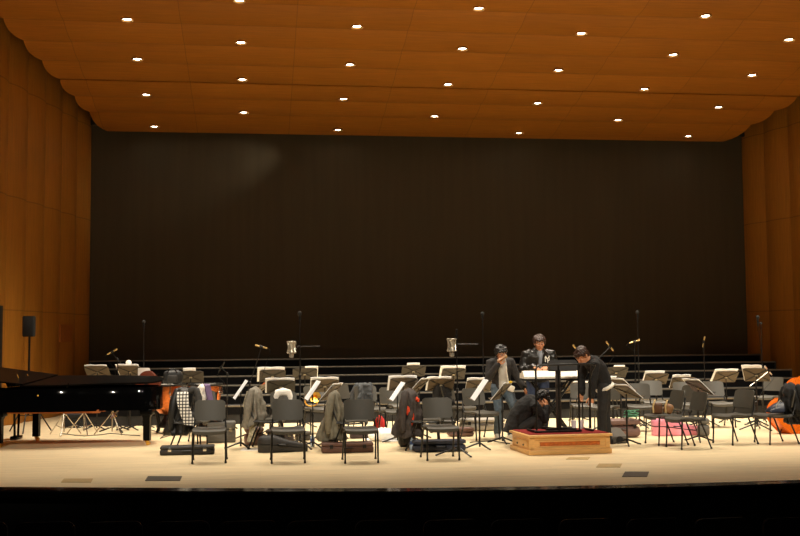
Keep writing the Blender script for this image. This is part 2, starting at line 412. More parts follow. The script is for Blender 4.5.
def chair(px, s, deg, label, light=False):
    src = chair_lt if light else chair_dk
    p = P(px, s)
    if id(src) not in used_first:
        used_first[id(src)] = 1; src.location = p; src.rotation_euler = (0, 0, R(deg)); src['label'] = label; return src
    return dup(src, p, R(deg), label)
chA = chair(209.5, 75.3, 1, 'empty dark grey chair facing the hall, front row leftmost, behind the long black case')
chB = chair(288, 75.6, 0, 'empty dark grey chair facing the hall, in front of the black violin shaped case')
chC = chair(360.5, 75.8, -1, 'empty dark grey chair facing the hall, standing over the flat brown case')
chD = chair(440.5, 74.6, 1, 'empty dark grey chair facing the hall, standing over the navy blue case')
chHound = chair(190, 68, 80, 'dark grey chair under a black coat and checked scarf, left of the front chairs')
chScarf = chair(207, 63, 20, 'dark grey chair hung with the white and purple scarf')
chGrey = chair(268, 67, 82, 'dark grey chair turned right with a grey jacket over its back')
chWhite = chair(285, 65, 5, 'dark grey chair carrying the folded white garment')
chOlive = chair(351, 69, 80, 'dark grey chair under the long olive grey jacket')
chSuit = chair(370, 58, 15, 'dark grey chair with a dark suit jacket over its back')
chBk1 = chair(349, 55.5, 40, 'empty dark grey chair just left of the hanging suit jacket')
chBk2 = chair(395, 60.5, 8, 'empty dark grey chair above the red bag, right of the suit jacket')
chOrange = chair(425, 68.5, 78, 'dark grey chair under the dark jacket with orange lining')
chCoat = chair(459, 58, 50, 'dark grey chair with a black coat, behind the tall condenser microphone stand')
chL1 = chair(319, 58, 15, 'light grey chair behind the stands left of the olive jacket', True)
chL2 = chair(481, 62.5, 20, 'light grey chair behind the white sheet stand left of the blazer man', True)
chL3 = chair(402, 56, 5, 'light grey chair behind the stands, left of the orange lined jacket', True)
chR1 = chair(640, 58, -15, 'dark chair behind the brown case, left of a light grey chair')
chR2 = chair(654, 54.5, -10, 'light grey chair half hidden behind a stand, right of the brown case', True)
chR3 = chair(606, 58.5, -40, 'dark chair behind the bending man, below the dark stands')
chP1 = chair(665, 66.5, -84, 'dark chair over the pink case with the brown bag on its seat')
chP2 = chair(677, 60.5, -84, 'dark chair behind the other two chairs at the pink case')
chP3 = chair(687, 69, -82, 'dark chair over the narrow end of the pink case')
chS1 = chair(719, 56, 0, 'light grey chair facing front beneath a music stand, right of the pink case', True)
chS2 = chair(734, 66.5, -74, 'empty dark chair turned left, between the light chair and the orange bass')
chS3 = chair(769, 51, -55, 'light grey chair beside the back right music stand near the wall', True)
chK = chair(584, 57, -10, 'dark chair seen between the podium railing posts, right of the conductor stand')
chS4 = chair(689, 56.5, -5, 'light grey chair behind the group of dark chairs at the pink case', True)

fc = chair(775, 66.5, -86, 'dark chair at right with a black coat over its back, before the orange bass')

# ================================================================== MUSIC STANDS
TILT = R(46)
DU, DN = V(0, -math.sin(TILT), math.cos(TILT)), V(0, math.cos(TILT), math.sin(TILT))     # up along the desk, out of its face
DM = Matrix(((1, 0, 0), (0, DU.y, DN.y), (0, DU.z, DN.z))).to_4x4()                       # desk x / up / out  ->  stand axes
def make_stand(name, deskmat):
    t = thing(name, '', 'music stand', group='music stands on the stage')
    bm = bmesh.new()
    prism(bm, [(-.228, -.15), (.228, -.15), (.228, .13), (.19, .15), (.10, .157), (0, .16), (-.10, .157), (-.19, .15), (-.228, .13)], .004, DM)
    box(bm, DM @ V(0, -.15, .03), (.456, .06, .004), Matrix.Rotation(TILT, 3, 'X') @ Matrix.Rotation(0, 3, 'X'))
    d = obj('desk', bm, deskmat, t, smooth=False)
    a = math.atan2(.27, .43)
    for sg in (-1, 1):
        bm = bmesh.new(); box(bm, (0, 0, -.004), (.49, .013, .008), Matrix.Rotation(sg*a, 3, 'Z')); bmesh.ops.transform(bm, matrix=DM, verts=bm.verts); obj('rib', bm, M_standblk, d, smooth=False)
    bm = bmesh.new(); box(bm, (0, 0, -.014), (.05, .026, .024), bev=.006); bmesh.ops.transform(bm, matrix=DM, verts=bm.verts); obj('bracket', bm, M_boss, d)
    bm = bmesh.new(); tube(bm, [(0, -.005, -.015), (0, -.012, -.06), (0, -.012, -.50)], .009); obj('upper_tube', bm, M_standblk, t)
    bm = bmesh.new(); tube(bm, [(0, -.012, .03), (0, -.012, .48)], .0135); lathe(bm, [(.014, .46), (.019, .465), (.019, .505), (.012, .51)], 12, (0, -.012, 0)); obj('post', bm, M_standblk, t)
    for k in range(3):
        c, s_ = math.cos(R(90+120*k)), math.sin(R(90+120*k))
        bm = bmesh.new(); tube(bm, [(.01*c, .01*s_-.012, .085), (.09*c, .09*s_-.012, .06), (.19*c, .19*s_-.012, .022), (.245*c, .245*s_-.012, .011)], [.014, .013, .012, .011]); obj('leg', bm, M_standblk, t)
    return t
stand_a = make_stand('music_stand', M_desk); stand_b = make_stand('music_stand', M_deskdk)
sfirst = {}
def make_sheet(w_, h_, fold):
    bm = bmesh.new(); n_ = 16; rings = []
    for i in range(n_+1):
        x = -w_/2+w_*i/n_; lift = .010*abs(math.sin(PI*i/n_*2)) if fold else .004*math.sin(PI*i/n_)
        rings.append([V(x, -.146, .005+lift*.3), V(x, -.146+h_, .005+lift), V(x, -.146+h_, .012+lift), V(x, -.146, .012+lift*.3)])
    loft(bm, rings); bmesh.ops.transform(bm, matrix=DM, verts=bm.verts); return bm
sheet_src = {}
def sheet(st_obj, dx, w_, h_, label, tint=None):
    key = (w_, h_); top = [c for c in st_obj.children if c.name.startswith('desk')][0]
    o = obj('sheet_music', make_sheet(w_, h_, w_ > .3), tint or M_paper, ang=60)
    rz = st_obj.rotation_euler.z
    M = Matrix.Translation(Vector(st_obj.location)+V(0, 0, top.location.z)) @ Matrix.Rotation(rz, 4, 'Z') @ Matrix.Rotation(top.rotation_euler.x, 4, 'X') @ Matrix.Translation((dx, 0, 0))
    o.location = M.to_translation(); o.rotation_euler = M.to_euler()
    return tag(o, label, 'sheet music', 'sheet music on the stands')
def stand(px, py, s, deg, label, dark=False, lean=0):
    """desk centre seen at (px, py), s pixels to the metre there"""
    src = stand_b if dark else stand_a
    p = P(px, s); h = zat(py, px, s)
    if id(src) not in sfirst:
        o = src; sfirst[id(src)] = 1; o.location = p; o.rotation_euler = (0, 0, R(deg)); o['label'] = label
    else: o = dup(src, p, R(deg), label)
    for c in o.children:
        if c.name.startswith(('desk', 'upper_tube')): c.location = (0, 0, h)
        if c.name.startswith('desk'): c.rotation_euler = (R(lean), 0, 0)
    return o
s1 = stand(97, 372, 54.5, -12, 'music stand behind the piano, left of the pair above its lid'); sheet(s1, 0, .42, .325, 'white sheet on the leftmost music stand behind the piano')
s2 = stand(130, 372, 55, -16, 'music stand behind the piano tail, just below the white ball'); sheet(s2, -.02, .44, .34, 'white sheets on the stand behind the piano tail')
s3 = stand(190.5, 377, 56, 2, 'music stand with its desk between the two copper timpani', True); sheet(s3, -.02, .22, .37, 'white sheet peeking above the stand between the timpani')
s4 = stand(240, 391, 67, 95, 'music stand seen edge on, left of the grey jacket chair', True, lean=-11); sheet(s4, 0, .46, .33, 'white sheet on the edge on stand left of the grey jacket')
s9 = stand(272.5, 376, 57.5, 2, 'back row stand with white sheet border, below the long boom microphone', True); sheet(s9, -.03, .47, .36, 'large white sheet bordering the back stand below the boom microphone')
s10 = stand(281, 387, 62, 0, 'music stand right above the folded white garment', True); sheet(s10, -.02, .47, .345, 'white sheet on the stand above the folded white garment')
s11 = stand(259, 391, 61, 72, 'narrow edge on stand with orange folder, behind the grey jacket'); sheet(s11, 0, .3, .33, 'orange brown folder on the edge on stand behind the grey jacket', mat('folder_orange', (196, 96, 44), .7))
s8 = stand(305, 374, 54, 0, 'dim back row stand just right of the tall microphone pole', True); sheet(s8, .12, .24, .345, 'small white sheet on the dim stand beside the tall microphone pole')
s5 = stand(312, 392, 67, 95, 'stand whose white sheet faces us, left of the olive jacket', lean=-11); sheet(s5, 0, .44, .34, 'bright white slanted sheet left of the olive jacket')
s7 = stand(325, 386, 61, 0, 'wide brown backed stand behind the olive jacket'); sheet(s7, -.01, .46, .345, 'sheets lying across the wide stand behind the olive jacket')
s6 = stand(331, 393, 66, 66, 'slanted brown stand touching the top of the olive jacket', lean=-4); sheet(s6, 0, .46, .33, 'sheet on the slanted stand above the olive jacket')
s12 = stand(397, 393, 64, 91, 'stand whose white sheet faces us, left of the orange lined jacket', lean=-11); sheet(s12, 0, .44, .34, 'bright white slanted sheet left of the orange lined jacket')
s13 = stand(404, 384.5, 62, 0, 'brown backed stand behind the white slanted sheet and dark orange lined jacket'); sheet(s13, -.03, .46, .345, 'double sheet on the stand behind the orange lined jacket')
s14 = stand(419, 387, 62, 62, 'slanted brown stand above the right shoulder of the orange lined jacket', lean=-2); sheet(s14, 0, .46, .33, 'sheet on the slanted stand above the orange lined jacket')
s15 = stand(414, 371, 53, 0, 'dim back row stand right behind the orange lined jacket group', True); sheet(s15, -.02, .24, .36, 'small tilted sheet topping the dim back row stand near the centre')
s16 = stand(441.5, 385, 58, 0, 'brown backed stand directly behind the front chair over the navy case'); sheet(s16, -.05, .42, .345, 'sheet on the stand behind the chair over the navy case')
s17 = stand(454, 374, 53, 0, 'dark stand with white bordered sheet, beside the hanging condenser microphone', True); sheet(s17, -.03, .48, .36, 'white sheet bordering the dark stand beside the condenser microphone')
s18 = stand(479, 386, 56, 0, 'brown backed stand left of the man in the blazer'); sheet(s18, 0, .46, .35, 'sheet on the brown backed stand left of the blazer man')
s19 = stand(479, 392, 68.5, 87, 'stand whose white sheet faces us, left of the blazer man', lean=-11); sheet(s19, 0, .46, .36, 'bright white slanted sheet left of the blazer man')
s20 = stand(502, 392.5, 65, 60, 'slanted stand in front of the blazer man, holding a yellow item', lean=-6); sheet(s20, 0, .46, .33, 'sheet on the slanted stand in front of the blazer man')
s21 = stand(577, 388, 51, 0, 'brown backed stand seen through the podium railing'); sheet(s21, .05, .3, .325, 'low sheet on the stand seen through the podium railing')
s22 = stand(617, 372.5, 51, 0, 'dark back row stand right of the bending man head, with thin sheet', True); sheet(s22, .03, .22, .345, 'small white sheet on the dark stand right of the bending man')
s23 = stand(613, 384, 55, 0, 'dark stand partly hidden behind the bending man back', True); sheet(s23, -.1, .28, .345, 'white sheet on the stand partly hidden by the bending man')
s24b = stand(622, 386, 60, -70, 'rear of the two slanted stands over the brown case', lean=4); sheet(s24b, 0, .48, .335, 'white edged sheet on the rear slanted stand over the brown case')
s24 = stand(628, 392.5, 67, -74, 'front of the two slanted stands over the brown case', lean=8); sheet(s24, 0, .48, .34, 'sheet on the front slanted stand over the brown case')
s25 = stand(657, 379, 53, -3, 'music stand with cross ribs above the brown bag chair'); sheet(s25, -.06, .38, .36, 'sheet on the stand above the chair with the brown bag')
s26 = stand(684, 383, 54, -6, 'music stand behind the dark chairs, left of a slanted stand'); sheet(s26, -.06, .34, .36, 'sheet on the stand behind the dark chairs')
s27 = stand(700, 388, 65, -80, 'slanted stand on the right side of the dark chairs group', True, lean=2); sheet(s27, 0, .48, .34, 'sheet on the slanted stand beside the dark chairs')
s28 = stand(727, 377, 53, -1, 'music stand with cross ribs above the front facing light grey chair'); sheet(s28, -.04, .46, .355, 'sheet on the stand above the front facing light chair')
s29 = stand(758, 375, 55, -38, 'rightmost slanted music stand, against the side wall', lean=-8); sheet(s29, -.06, .36, .37, 'sheet on the rightmost music stand')
tag(obj('yellow_sponge', box(bmesh.new(), (0, 0, 0), (.07, .04, .035), bev=.01), mat('yellow_cloth', (240, 196, 40), .8)), 'small yellow item on the stand in front of the blazer man', 'cloth')
ys = bpy.data.objects['yellow_sponge']; rz = s20.rotation_euler.z
ys.rotation_euler = (0, 0, rz); ys.location = Vector(s20.location)+V(0, 0, zat(392.5, 502, 65))+Matrix.Rotation(rz, 3, 'Z') @ (DM @ V(-.02, .225, .006))

# ================================================================== MICROPHONES
def mic_stand(px, s, label, height, boom=None, mic='pencil', base='tripod', spread=.3, tilt=0, micmat=None, rz=0.0, name='microphone_stand'):
    """boom: (dx, dz) from the pole top to the microphone, in the picture plane"""
    p = P(px, s); t = thing(name, label, 'microphone stand', p, rz, 'microphone stands')
    bm = bmesh.new(); tube(bm, [(0, 0, .05), (0, 0, height*.55)], .012); obj('lower_pole', bm, M_tubeblk, t)
    bm = bmesh.new(); tube(bm, [(0, 0, height*.5), (0, 0, height)], .008); lathe(bm, [(.012, height*.55-.02), (.018, height*.55-.015), (.018, height*.55+.03), (.009, height*.55+.04)], 10); obj('upper_pole', bm, M_tubeblk, t)
    for k in range(3):
        a = R(-90+25+120*k); c, s_ = math.cos(a), math.sin(a)
        bm = bmesh.new()
        if base == 'tripod': tube(bm, [(.01*c, .01*s_, .12), (spread*.3*c, spread*.3*s_, .085), (spread*c, spread*s_, .012)], .012); ellipsoid(bm, (spread*c, spread*s_, .012), (.018, .018, .012), n=8)
        else: tube(bm, [(.01*c, .01*s_, .05), (.22*c, .22*s_, .012)], .012)
        obj('leg', bm, M_tubeblk, t)
    mx, mz = (0, height)
    if boom:
        mx, mz = boom[0], height+boom[1]
        bm = bmesh.new(); tube(bm, [(-boom[0]*.45, 0, height-boom[1]*.45), (mx, 0, mz)], .007); obj('boom', bm, micmat if mic == 'silverboom' else M_tubeblk, t)
        bm = bmesh.new(); ellipsoid(bm, (0, 0, height), (.022, .022, .022), n=10); obj('clutch', bm, M_tubeblk, t)
    rot = Matrix.Rotation(R(tilt), 3, 'Y')
    if mic == 'condenser':
        m = bmesh.new(); lathe(m, [(.012, -.15), (.034, -.145), (.036, .0), (.037, .06), (.034, .065)], 18, (mx, 0, mz)); mo = obj('microphone', m, M_silver, t)
        m = bmesh.new(); lathe(m, [(.036, .0), (.04, .01), (.042, .06), (.034, .105), (.012, .118)], 18, (mx, 0, mz-.0+.065)); obj('grille', m, mat('mic_grille', (190, 176, 150), .45, .6, scale=300, var=.3), mo)
        m = bmesh.new()
        for zz in (-.02, .12):
            ring = [(mx+.085*math.cos(2*PI*k/20), .085*math.sin(2*PI*k/20), mz+zz) for k in range(21)]; tube(m, ring, .007, 6)
        for k in range(6):
            a = 2*PI*k/6; tube(m, [(mx+.085*math.cos(a), .085*math.sin(a), mz-.02), (mx+.06*math.cos(a+.5), .06*math.sin(a+.5), mz+.05), (mx+.085*math.cos(a), .085*math.sin(a), mz+.12)], .005, 6)
        obj('shock_mount', m, M_silver, mo)
        m = bmesh.new(); tube(m, [(mx+.085, 0, mz+.05), (mx+.16, 0, mz+.06), (0, 0, height)], .007); obj('mount_arm', m, M_silver, t)
    elif mic:
        rot = Matrix.Rotation(R(tilt), 3, 'Y')
        m = bmesh.new(); lathe(m, [(.006, -.1), (.0125, -.098), (.0125, .06), (.015, .065), (.015, .1), (.006, .104)], 14, (mx, 0, mz+.02), rot); obj('microphone', m, micmat or M_goldmic, t)
        m = bmesh.new(); tube(m, [(mx, 0, mz+.02), (mx, 0, mz-.025)], .01); lathe(m, [(.008, -.03), (.02, -.028), (.02, .028), (.008, .03)], 12, (mx, 0, mz+.02), rot); obj('clip', m, M_tubeblk, t)
        if height > 1.8: m = bmesh.new(); ellipsoid(m, (mx, 0, mz+.09), (.032, .032, .04), n=14); obj('windscreen', m, mat('foam_dark', (26, 24, 21), .95), t)
        c0 = V(mx, 0, mz+.02)+rot @ V(0, 0, -.1)
        m = bmesh.new(); tube(m, [c0, c0+rot @ V(0, 0, -.06)+V(0, .01, -.02), V(mx*.6, .012, height-.15), V(.014, .012, height*.6)], .004, 6); obj('cable', m, M_tubeblk, t)
    return t
mic_stand(117, 56, 'boom stand with small silver microphone above the piano, near the left wall', 1.29, (-.1, .12), 'pencil', tilt=62, micmat=M_goldmic)
mic_stand(143, 54.5, 'tall bare black stand rising behind the piano tail', 1.88, None, 'pencil', micmat=M_tubeblk)
mic_stand(250, 62, 'slim stand whose long boom rises right to a small microphone, left of centre', .93, (.18, .56), 'pencil', tilt=-75)
mic_stand(300, 67, 'tall stand with condenser microphone in shock mount, left of centre', 1.92, None, 'condenserless', micmat=M_tubeblk, spread=.36)
mic_stand(458, 72.6, 'tall stand with condenser microphone in shock mount, beside the blazer man', 1.62, None, 'condenserless', micmat=M_tubeblk, spread=.30)
def condenser(st, x, z, label):
    o = thing('condenser_microphone', label, 'microphone', (st.location.x+x, st.location.y-.0, z))
    m = bmesh.new(); lathe(m, [(.014, .02), (.034, .025), (.037, .10), (.037, .14), (.03, .15)], 18, (0, 0, -.15)); obj('body', m, M_silver, o)
    m = bmesh.new(); lathe(m, [(.03, -.01), (.04, 0), (.042, .06), (.034, .095), (.012, .108)], 18, (0, 0, 0)); obj('grille', m, mat('mic_grille', (196, 182, 156), .45, .6, scale=300, var=.3), o)
    m = bmesh.new()
    for zz in (-.05, .11):
        tube(m, [(.064*math.cos(2*PI*k/20), .064*math.sin(2*PI*k/20), zz) for k in range(21)], .010, 6)
    for k in range(8):
        a = 2*PI*k/8; tube(m, [(.064*math.cos(a), .064*math.sin(a), -.05), (.05*math.cos(a+.5), .05*math.sin(a+.5), .03), (.064*math.cos(a), .064*math.sin(a), .11)], .009, 6)
    obj('shock_mount', m, M_silver, o)
    m = bmesh.new(); sg = -1 if x > 0 else 1; tube(m, [(sg*.085, 0, .03), (sg*.11, 0, .05), (-x, 0, .04), (-x+sg*.3*(1 if x < 0 else 0), 0, .04)], .008); obj('mount_arm', m, M_tubeblk, o)
    return o
m3 = [o for o in bpy.data.objects if o.get('label', '').startswith('tall stand with condenser')]
m3.sort(key=lambda o: o.location.x)
condenser(m3[0], -.125, zat(349, 300, 67), 'silver condenser microphone in a shock mount against the backdrop, left of centre')
condenser(m3[1], -.07, zat(347, 457, 72.6), 'silver condenser microphone in a shock mount, left of the blazer man')
mic_stand(484, 55, 'tall thin black stand rising just left of the blazer man', 1.98, None, 'pencil', micmat=M_tubeblk)
mic_stand(583, 60, 'low stand with small gold microphone between the leather jacket man and bending man', 1.34, (-.08, .05), 'pencil', tilt=-35)
mic_stand(599, 60, 'boom stand with tilted gold microphone right of the bending man', 1.25, (.22, .2), 'pencil', tilt=-38)
mic_stand(640, 55, 'tall black stand right of the bending man, topping out against the backdrop', 1.98, None, 'pencil', micmat=M_tubeblk)
mic_stand(636.5, 56, 'upright stand carrying a gold microphone beside the tall black stand', 1.52, None, 'pencil', tilt=75)
mic_stand(706, 55, 'upright stand with bright microphone above the dark chairs at right', 1.5, None, 'pencil', tilt=14)
mic_stand(764, 54, 'tall thin stand with black microphone in front of the right side wall', 1.86, (-.06, .02), 'pencil', micmat=M_tubeblk)
mic_stand(757, 58, 'stand with bright silver boom and tilted microphone, before the orange bass', .83, (.24, .17), 'silverboom', tilt=-40, micmat=M_silver)
mic_stand(227, 55.5, 'low microphone stand with bent arm behind the leftmost front chair', 1.02, (-.1, .1), 'pencil', tilt=30, micmat=M_tubeblk)

# ================================================================== PIANO
pa = R(-9)
pl = P(147, 64.5)
PX, PY = V(math.cos(pa), math.sin(pa), 0), V(-math.sin(pa), math.cos(pa), 0)
piano_o = Vector((pl.x, pl.y, 0))-PX*2.46-PY*.44                      # near keyboard corner, piano x runs to the tail
piano = thing('grand_piano', 'black concert grand piano with its lid nearly shut, cut by the left edge', 'piano', piano_o, pa)
rim = [(0, 0), (.95, 0), (1.2, .03), (1.5, .13), (1.8, .24), (2.1, .30), (2.36, .31), (2.50, .34), (2.58, .46), (2.62, .66), (2.59, .9), (2.50, 1.12), (2.38, 1.3), (2.1, 1.42), (1.6, 1.5), (.9, 1.53), (0, 1.53)]
def inset(poly, d):
    n = len(poly); out = []
    for i in range(n):
        a, b, c = Vector(poly[i-1]), Vector(poly[i]), Vector(poly[(i+1) % n])
        n1 = (b-a).normalized(); n2 = (c-b).normalized(); q = (V(-n1.y, n1.x)+V(-n2.y, n2.x)).normalized()
        out.append(tuple(b+q*d))
    return out
Z0, Z1 = .545, .90
inn = inset(rim, .045)
bm = bmesh.new()
t0 = [V(x, y, Z0) for x, y in rim]; t1 = [V(x, y, Z1-.008) for x, y in rim]; t1b = [V(x, y, Z1) for x, y in inset(rim, .008)]
i1 = [V(x, y, Z1) for x, y in inn]; i0 = [V(x, y, Z1-.12) for x, y in inn]; j0 = [V(x, y, Z0) for x, y in inn]
loft(bm, [i0, i1, t1b, t1, t0, j0, i0], caps=False); obj('rim', bm, M_lacquer, piano, ang=50)
bm = bmesh.new(); prism(bm, inset(rim, .05), .04, Matrix.Translation((0, 0, Z0+.02))); obj('underside', bm, M_wdunder, piano, 'orange brown wooden underside', smooth=False)
bm = bmesh.new(); box(bm, (.92, .78, Z0+.0), (1.7, .08, .05), bev=.01); box(bm, (.95, .55, Z0+.0), (1.65, .07, .05), bev=.01); box(bm, (.92, .26, Z0-.005), (1.7, .09, .055), bev=.01); obj('brace', bm, M_wdunder, piano)
bm = bmesh.new(); prism(bm, inset(rim, .06), .02, Matrix.Translation((0, 0, Z1-.11))); obj('iron_plate', bm, M_iron, piano, 'gold painted iron plate', smooth=False)
bm = bmesh.new()
for k in range(34): tube(bm, [(.35, .12+.04*k, Z1-.07), (1.2+1.2*(k/33)**.5, .16+.036*k, Z1-.07)], .002, 4)
o = obj('strings', bm, M_chrome, piano); o['kind'] = 'stuff'
bm = bmesh.new(); box(bm, (-.09, .765, .66), (.24, 1.5, .05), bev=.01); box(bm, (-.12, .03, .72), (.2, .06, .12), bev=.02); box(bm, (-.12, 1.5, .72), (.2, .06, .12), bev=.02); obj('keybed', bm, M_lacquer, piano)
bm = bmesh.new()
for k in range(52): box(bm, (-.125, .115+.025*k, .70), (.15, .0235, .022), bev=.002)
kb = obj('white_keys', bm, M_ivory, piano, 'white keys')
bm = bmesh.new()
for k in range(52):
    if k % 7 in (0, 2, 3, 5, 6): box(bm, (-.095, .1275+.025*k, .718), (.09, .012, .016), bev=.002)
obj('black_keys', bm, M_ebony, piano, 'black keys')
bm = bmesh.new(); box(bm, (.03, .765, .80), (.04, 1.42, .19), Matrix.Rotation(R(-8), 3, 'Y'), .006); obj('fallboard', bm, M_lacquer, piano)
# lid: hinged on the far straight side, resting a little open; front leaf folded back over it
hinge = Matrix.Translation((0, 0, Z1+.035)) @ Matrix.Rotation(R(3.6), 4, 'X')
lidpoly = [(.62, -.02), (.95, -.02), (1.21, .01), (1.51, .11), (1.81, .22), (2.1, .28), (2.36, .29), (2.51, .33), (2.6, .46), (2.64, .66), (2.61, .91), (2.51, 1.14), (2.39, 1.32), (2.1, 1.44), (1.6, 1.52), (.9, 1.55), (.62, 1.55)]
bm = bmesh.new(); prism(bm, lidpoly, .022, hinge, .006); lid = obj('lid', bm, M_satin, piano, ang=30)
bm = bmesh.new(); prism(bm, [(.0, -.02), (.0, 1.55), (1.18, 1.55), (1.18, 0.0), (.95, -.02)], .02, hinge @ Matrix.Translation((.62, 0, .026)) @ Matrix.Rotation(R(7.5), 4, 'Y') @ Matrix.Translation((-1.14, 0, 0)), .005); obj('front_leaf', bm, M_satin, lid)
bm = bmesh.new(); tube(bm, [(1.3, .1, Z1-.01), (1.34, .07, Z1+.075)], .009); obj('prop_stick', bm, M_lacquer, piano)
bm = bmesh.new()
for y in (.25, .8, 1.3): tube(bm, [(.62, y-.04, Z1+.05+.03*(1.53-y)*.6), (.62, y+.04, Z1+.045+.03*(1.53-y)*.6)], .008)
obj('hinge', bm, M_brass, lid)
# music desk, raised on its slide
bm = bmesh.new(); prism(bm, [(-.36, 0), (.36, 0), (.36, .10), (.30, .15), (.12, .17), (-.12, .17), (-.30, .15), (-.36, .10)], .016, Matrix.Translation((.26, .76, Z1+.01)) @ Matrix.Rotation(R(90), 4, 'Z') @ Matrix.Rotation(R(68), 4, 'X'), .004); md = obj('music_desk', bm, M_lacquer, piano)
bm = bmesh.new(); box(bm, (.3, .76, Z1+.0), (.34, .9, .02)); obj('desk_slide', bm, M_lacquer, md)
bm = bmesh.new(); tube(bm, [(.44, .55, Z1), (.36, .55, Z1+.2)], .006); tube(bm, [(.44, .97, Z1), (.36, .97, Z1+.2)], .006); obj('desk_strut', bm, M_brass, md)
bm = bmesh.new(); lathe(bm, [(.004, 0), (.012, .002), (.012, .012), (.006, .016)], 12, (.9, -.001, .80), Matrix.Rotation(R(90), 3, 'X')); obj('lock_knob', bm, M_brass, piano)
for lx, ly in ((.24, .17), (.40, 1.30), (2.46, .44)):
    bm = bmesh.new()
    for (z, h) in ((Z0+.01, .085),): box(bm, (lx, ly, Z0-.03), (.19, .19, .09), bev=.012)
    L = []
    for z, q in ((Z0-.07, .068), (Z0-.10, .06), (Z0-.12, .05), (.10, .05), (.07, .05)):
        L.append([V(lx-q, ly-q, z), V(lx+q, ly-q, z), V(lx+q, ly+q, z), V(lx-q, ly+q, z)])
    loft(bm, L); lg = obj('leg', bm, M_satin, piano, ang=30)
    bm = bmesh.new(); lathe(bm, [(.02, .04), (.030, .042), (.030, .07), (.02, .074)], 14, (lx, ly, 0))
    for sy in (-.024, .024): lathe(bm, [(.008, -.010), (.028, -.009), (.028, .009), (.008, .010)], 16, (lx+.02, ly+sy, .028), Matrix.Rotation(R(90), 3, 'X'))
    box(bm, (lx+.015, ly, .04), (.05, .025, .025), bev=.005); obj('caster', bm, M_brass, lg, 'brass double caster')
bm = bmesh.new()
for sy in (-.1, .1): tube(bm, [(.28, .76+sy, Z0), (.28, .76+sy*.7, .12)], .02)
box(bm, (.28, .76, .1), (.1, .3, .06), bev=.015); ly_ = obj('pedal_lyre', bm, M_lacquer, piano)
for k in (-1, 0, 1):
    bm = bmesh.new(); box(bm, (.17, .76+k*.075, .075), (.16, .03, .012), bev=.005); obj('pedal', bm, M_brass, ly_)

# chrome tripod hardware stands behind and under the piano
for k, (px, s, h_, lab) in enumerate(((64, 58, .48, 'chrome tripod stand under the piano, left one of three'), (84, 57.5, .48, 'chrome tripod stand under the piano, middle one of three'), (112, 58, .5, 'chrome tripod stand under the piano tail, right one of three'))):
    hw = thing('hardware_stand', lab, 'stand', P(px, s), R(20*k), 'chrome tripod stands')
    bm = bmesh.new(); tube(bm, [(0, 0, .06), (0, 0, h_)], .013); lathe(bm, [(.014, .34), (.022, .345), (.022, .40), (.014, .405)], 12); obj('pole', bm, M_chrome, hw)
    bm = bmesh.new(); lathe(bm, [(.01, h_-.03), (.02, h_-.025), (.02, h_+.012), (.01, h_+.016)], 16); obj('wing_clamp', bm, M_black, hw)
    for j in range(3):
        c_, q_ = math.cos(R(30+120*j)), math.sin(R(30+120*j)); bm = bmesh.new(); tube(bm, [(.02*c_, .02*q_, .37), (.30*c_, .30*q_, .014)], .010); tube(bm, [(.015*c_, .015*q_, .12), (.17*c_, .17*q_, .165)], .007); obj('leg', bm, M_chrome, hw)

# loudspeaker on its stand by the left wall
ps = P(28, 56)
spk = thing('speaker_stand', 'thin tripod stand under the small black loudspeaker by the left wall', 'speaker stand', ps)
zb = zat(336.5, 27, 56)
bm = bmesh.new(); tube(bm, [(0, 0, .3), (0, 0, zb)], .018); obj('pole', bm, M_tubeblk, spk)
for k in range(3):
    c, s_ = math.cos(R(30+120*k)), math.sin(R(30+120*k)); bm = bmesh.new(); tube(bm, [(.02*c, .02*s_, .62), (.42*c, .42*s_, .012)], .012); tube(bm, [(.015*c, .015*s_, .3), (.22*c, .22*s_, .3)], .008); obj('leg', bm, M_tubeblk, spk)
sp = thing('loudspeaker', 'small black loudspeaker on a thin stand against the left wood wall', 'loudspeaker', (ps.x, ps.y, zb), R(-8))
bm = bmesh.new(); loft(bm, [[V(-.10, -.1, 0), V(.10, -.1, 0), V(.075, .1, 0), V(-.075, .1, 0)], [V(-.10, -.1, .37), V(.10, -.1, .37), V(.075, .1, .37), V(-.075, .1, .37)]]); bmesh.ops.bevel(bm, geom=bm.edges[:], offset=.012, segments=2, affect='EDGES'); obj('cabinet', bm, M_black, sp)
bm = bmesh.new(); box(bm, (0, -.106, .185), (.17, .012, .33), bev=.004); obj('grille', bm, mat('speaker_grille', (26, 25, 24), .7, .3, scale=250, var=.5), sp)

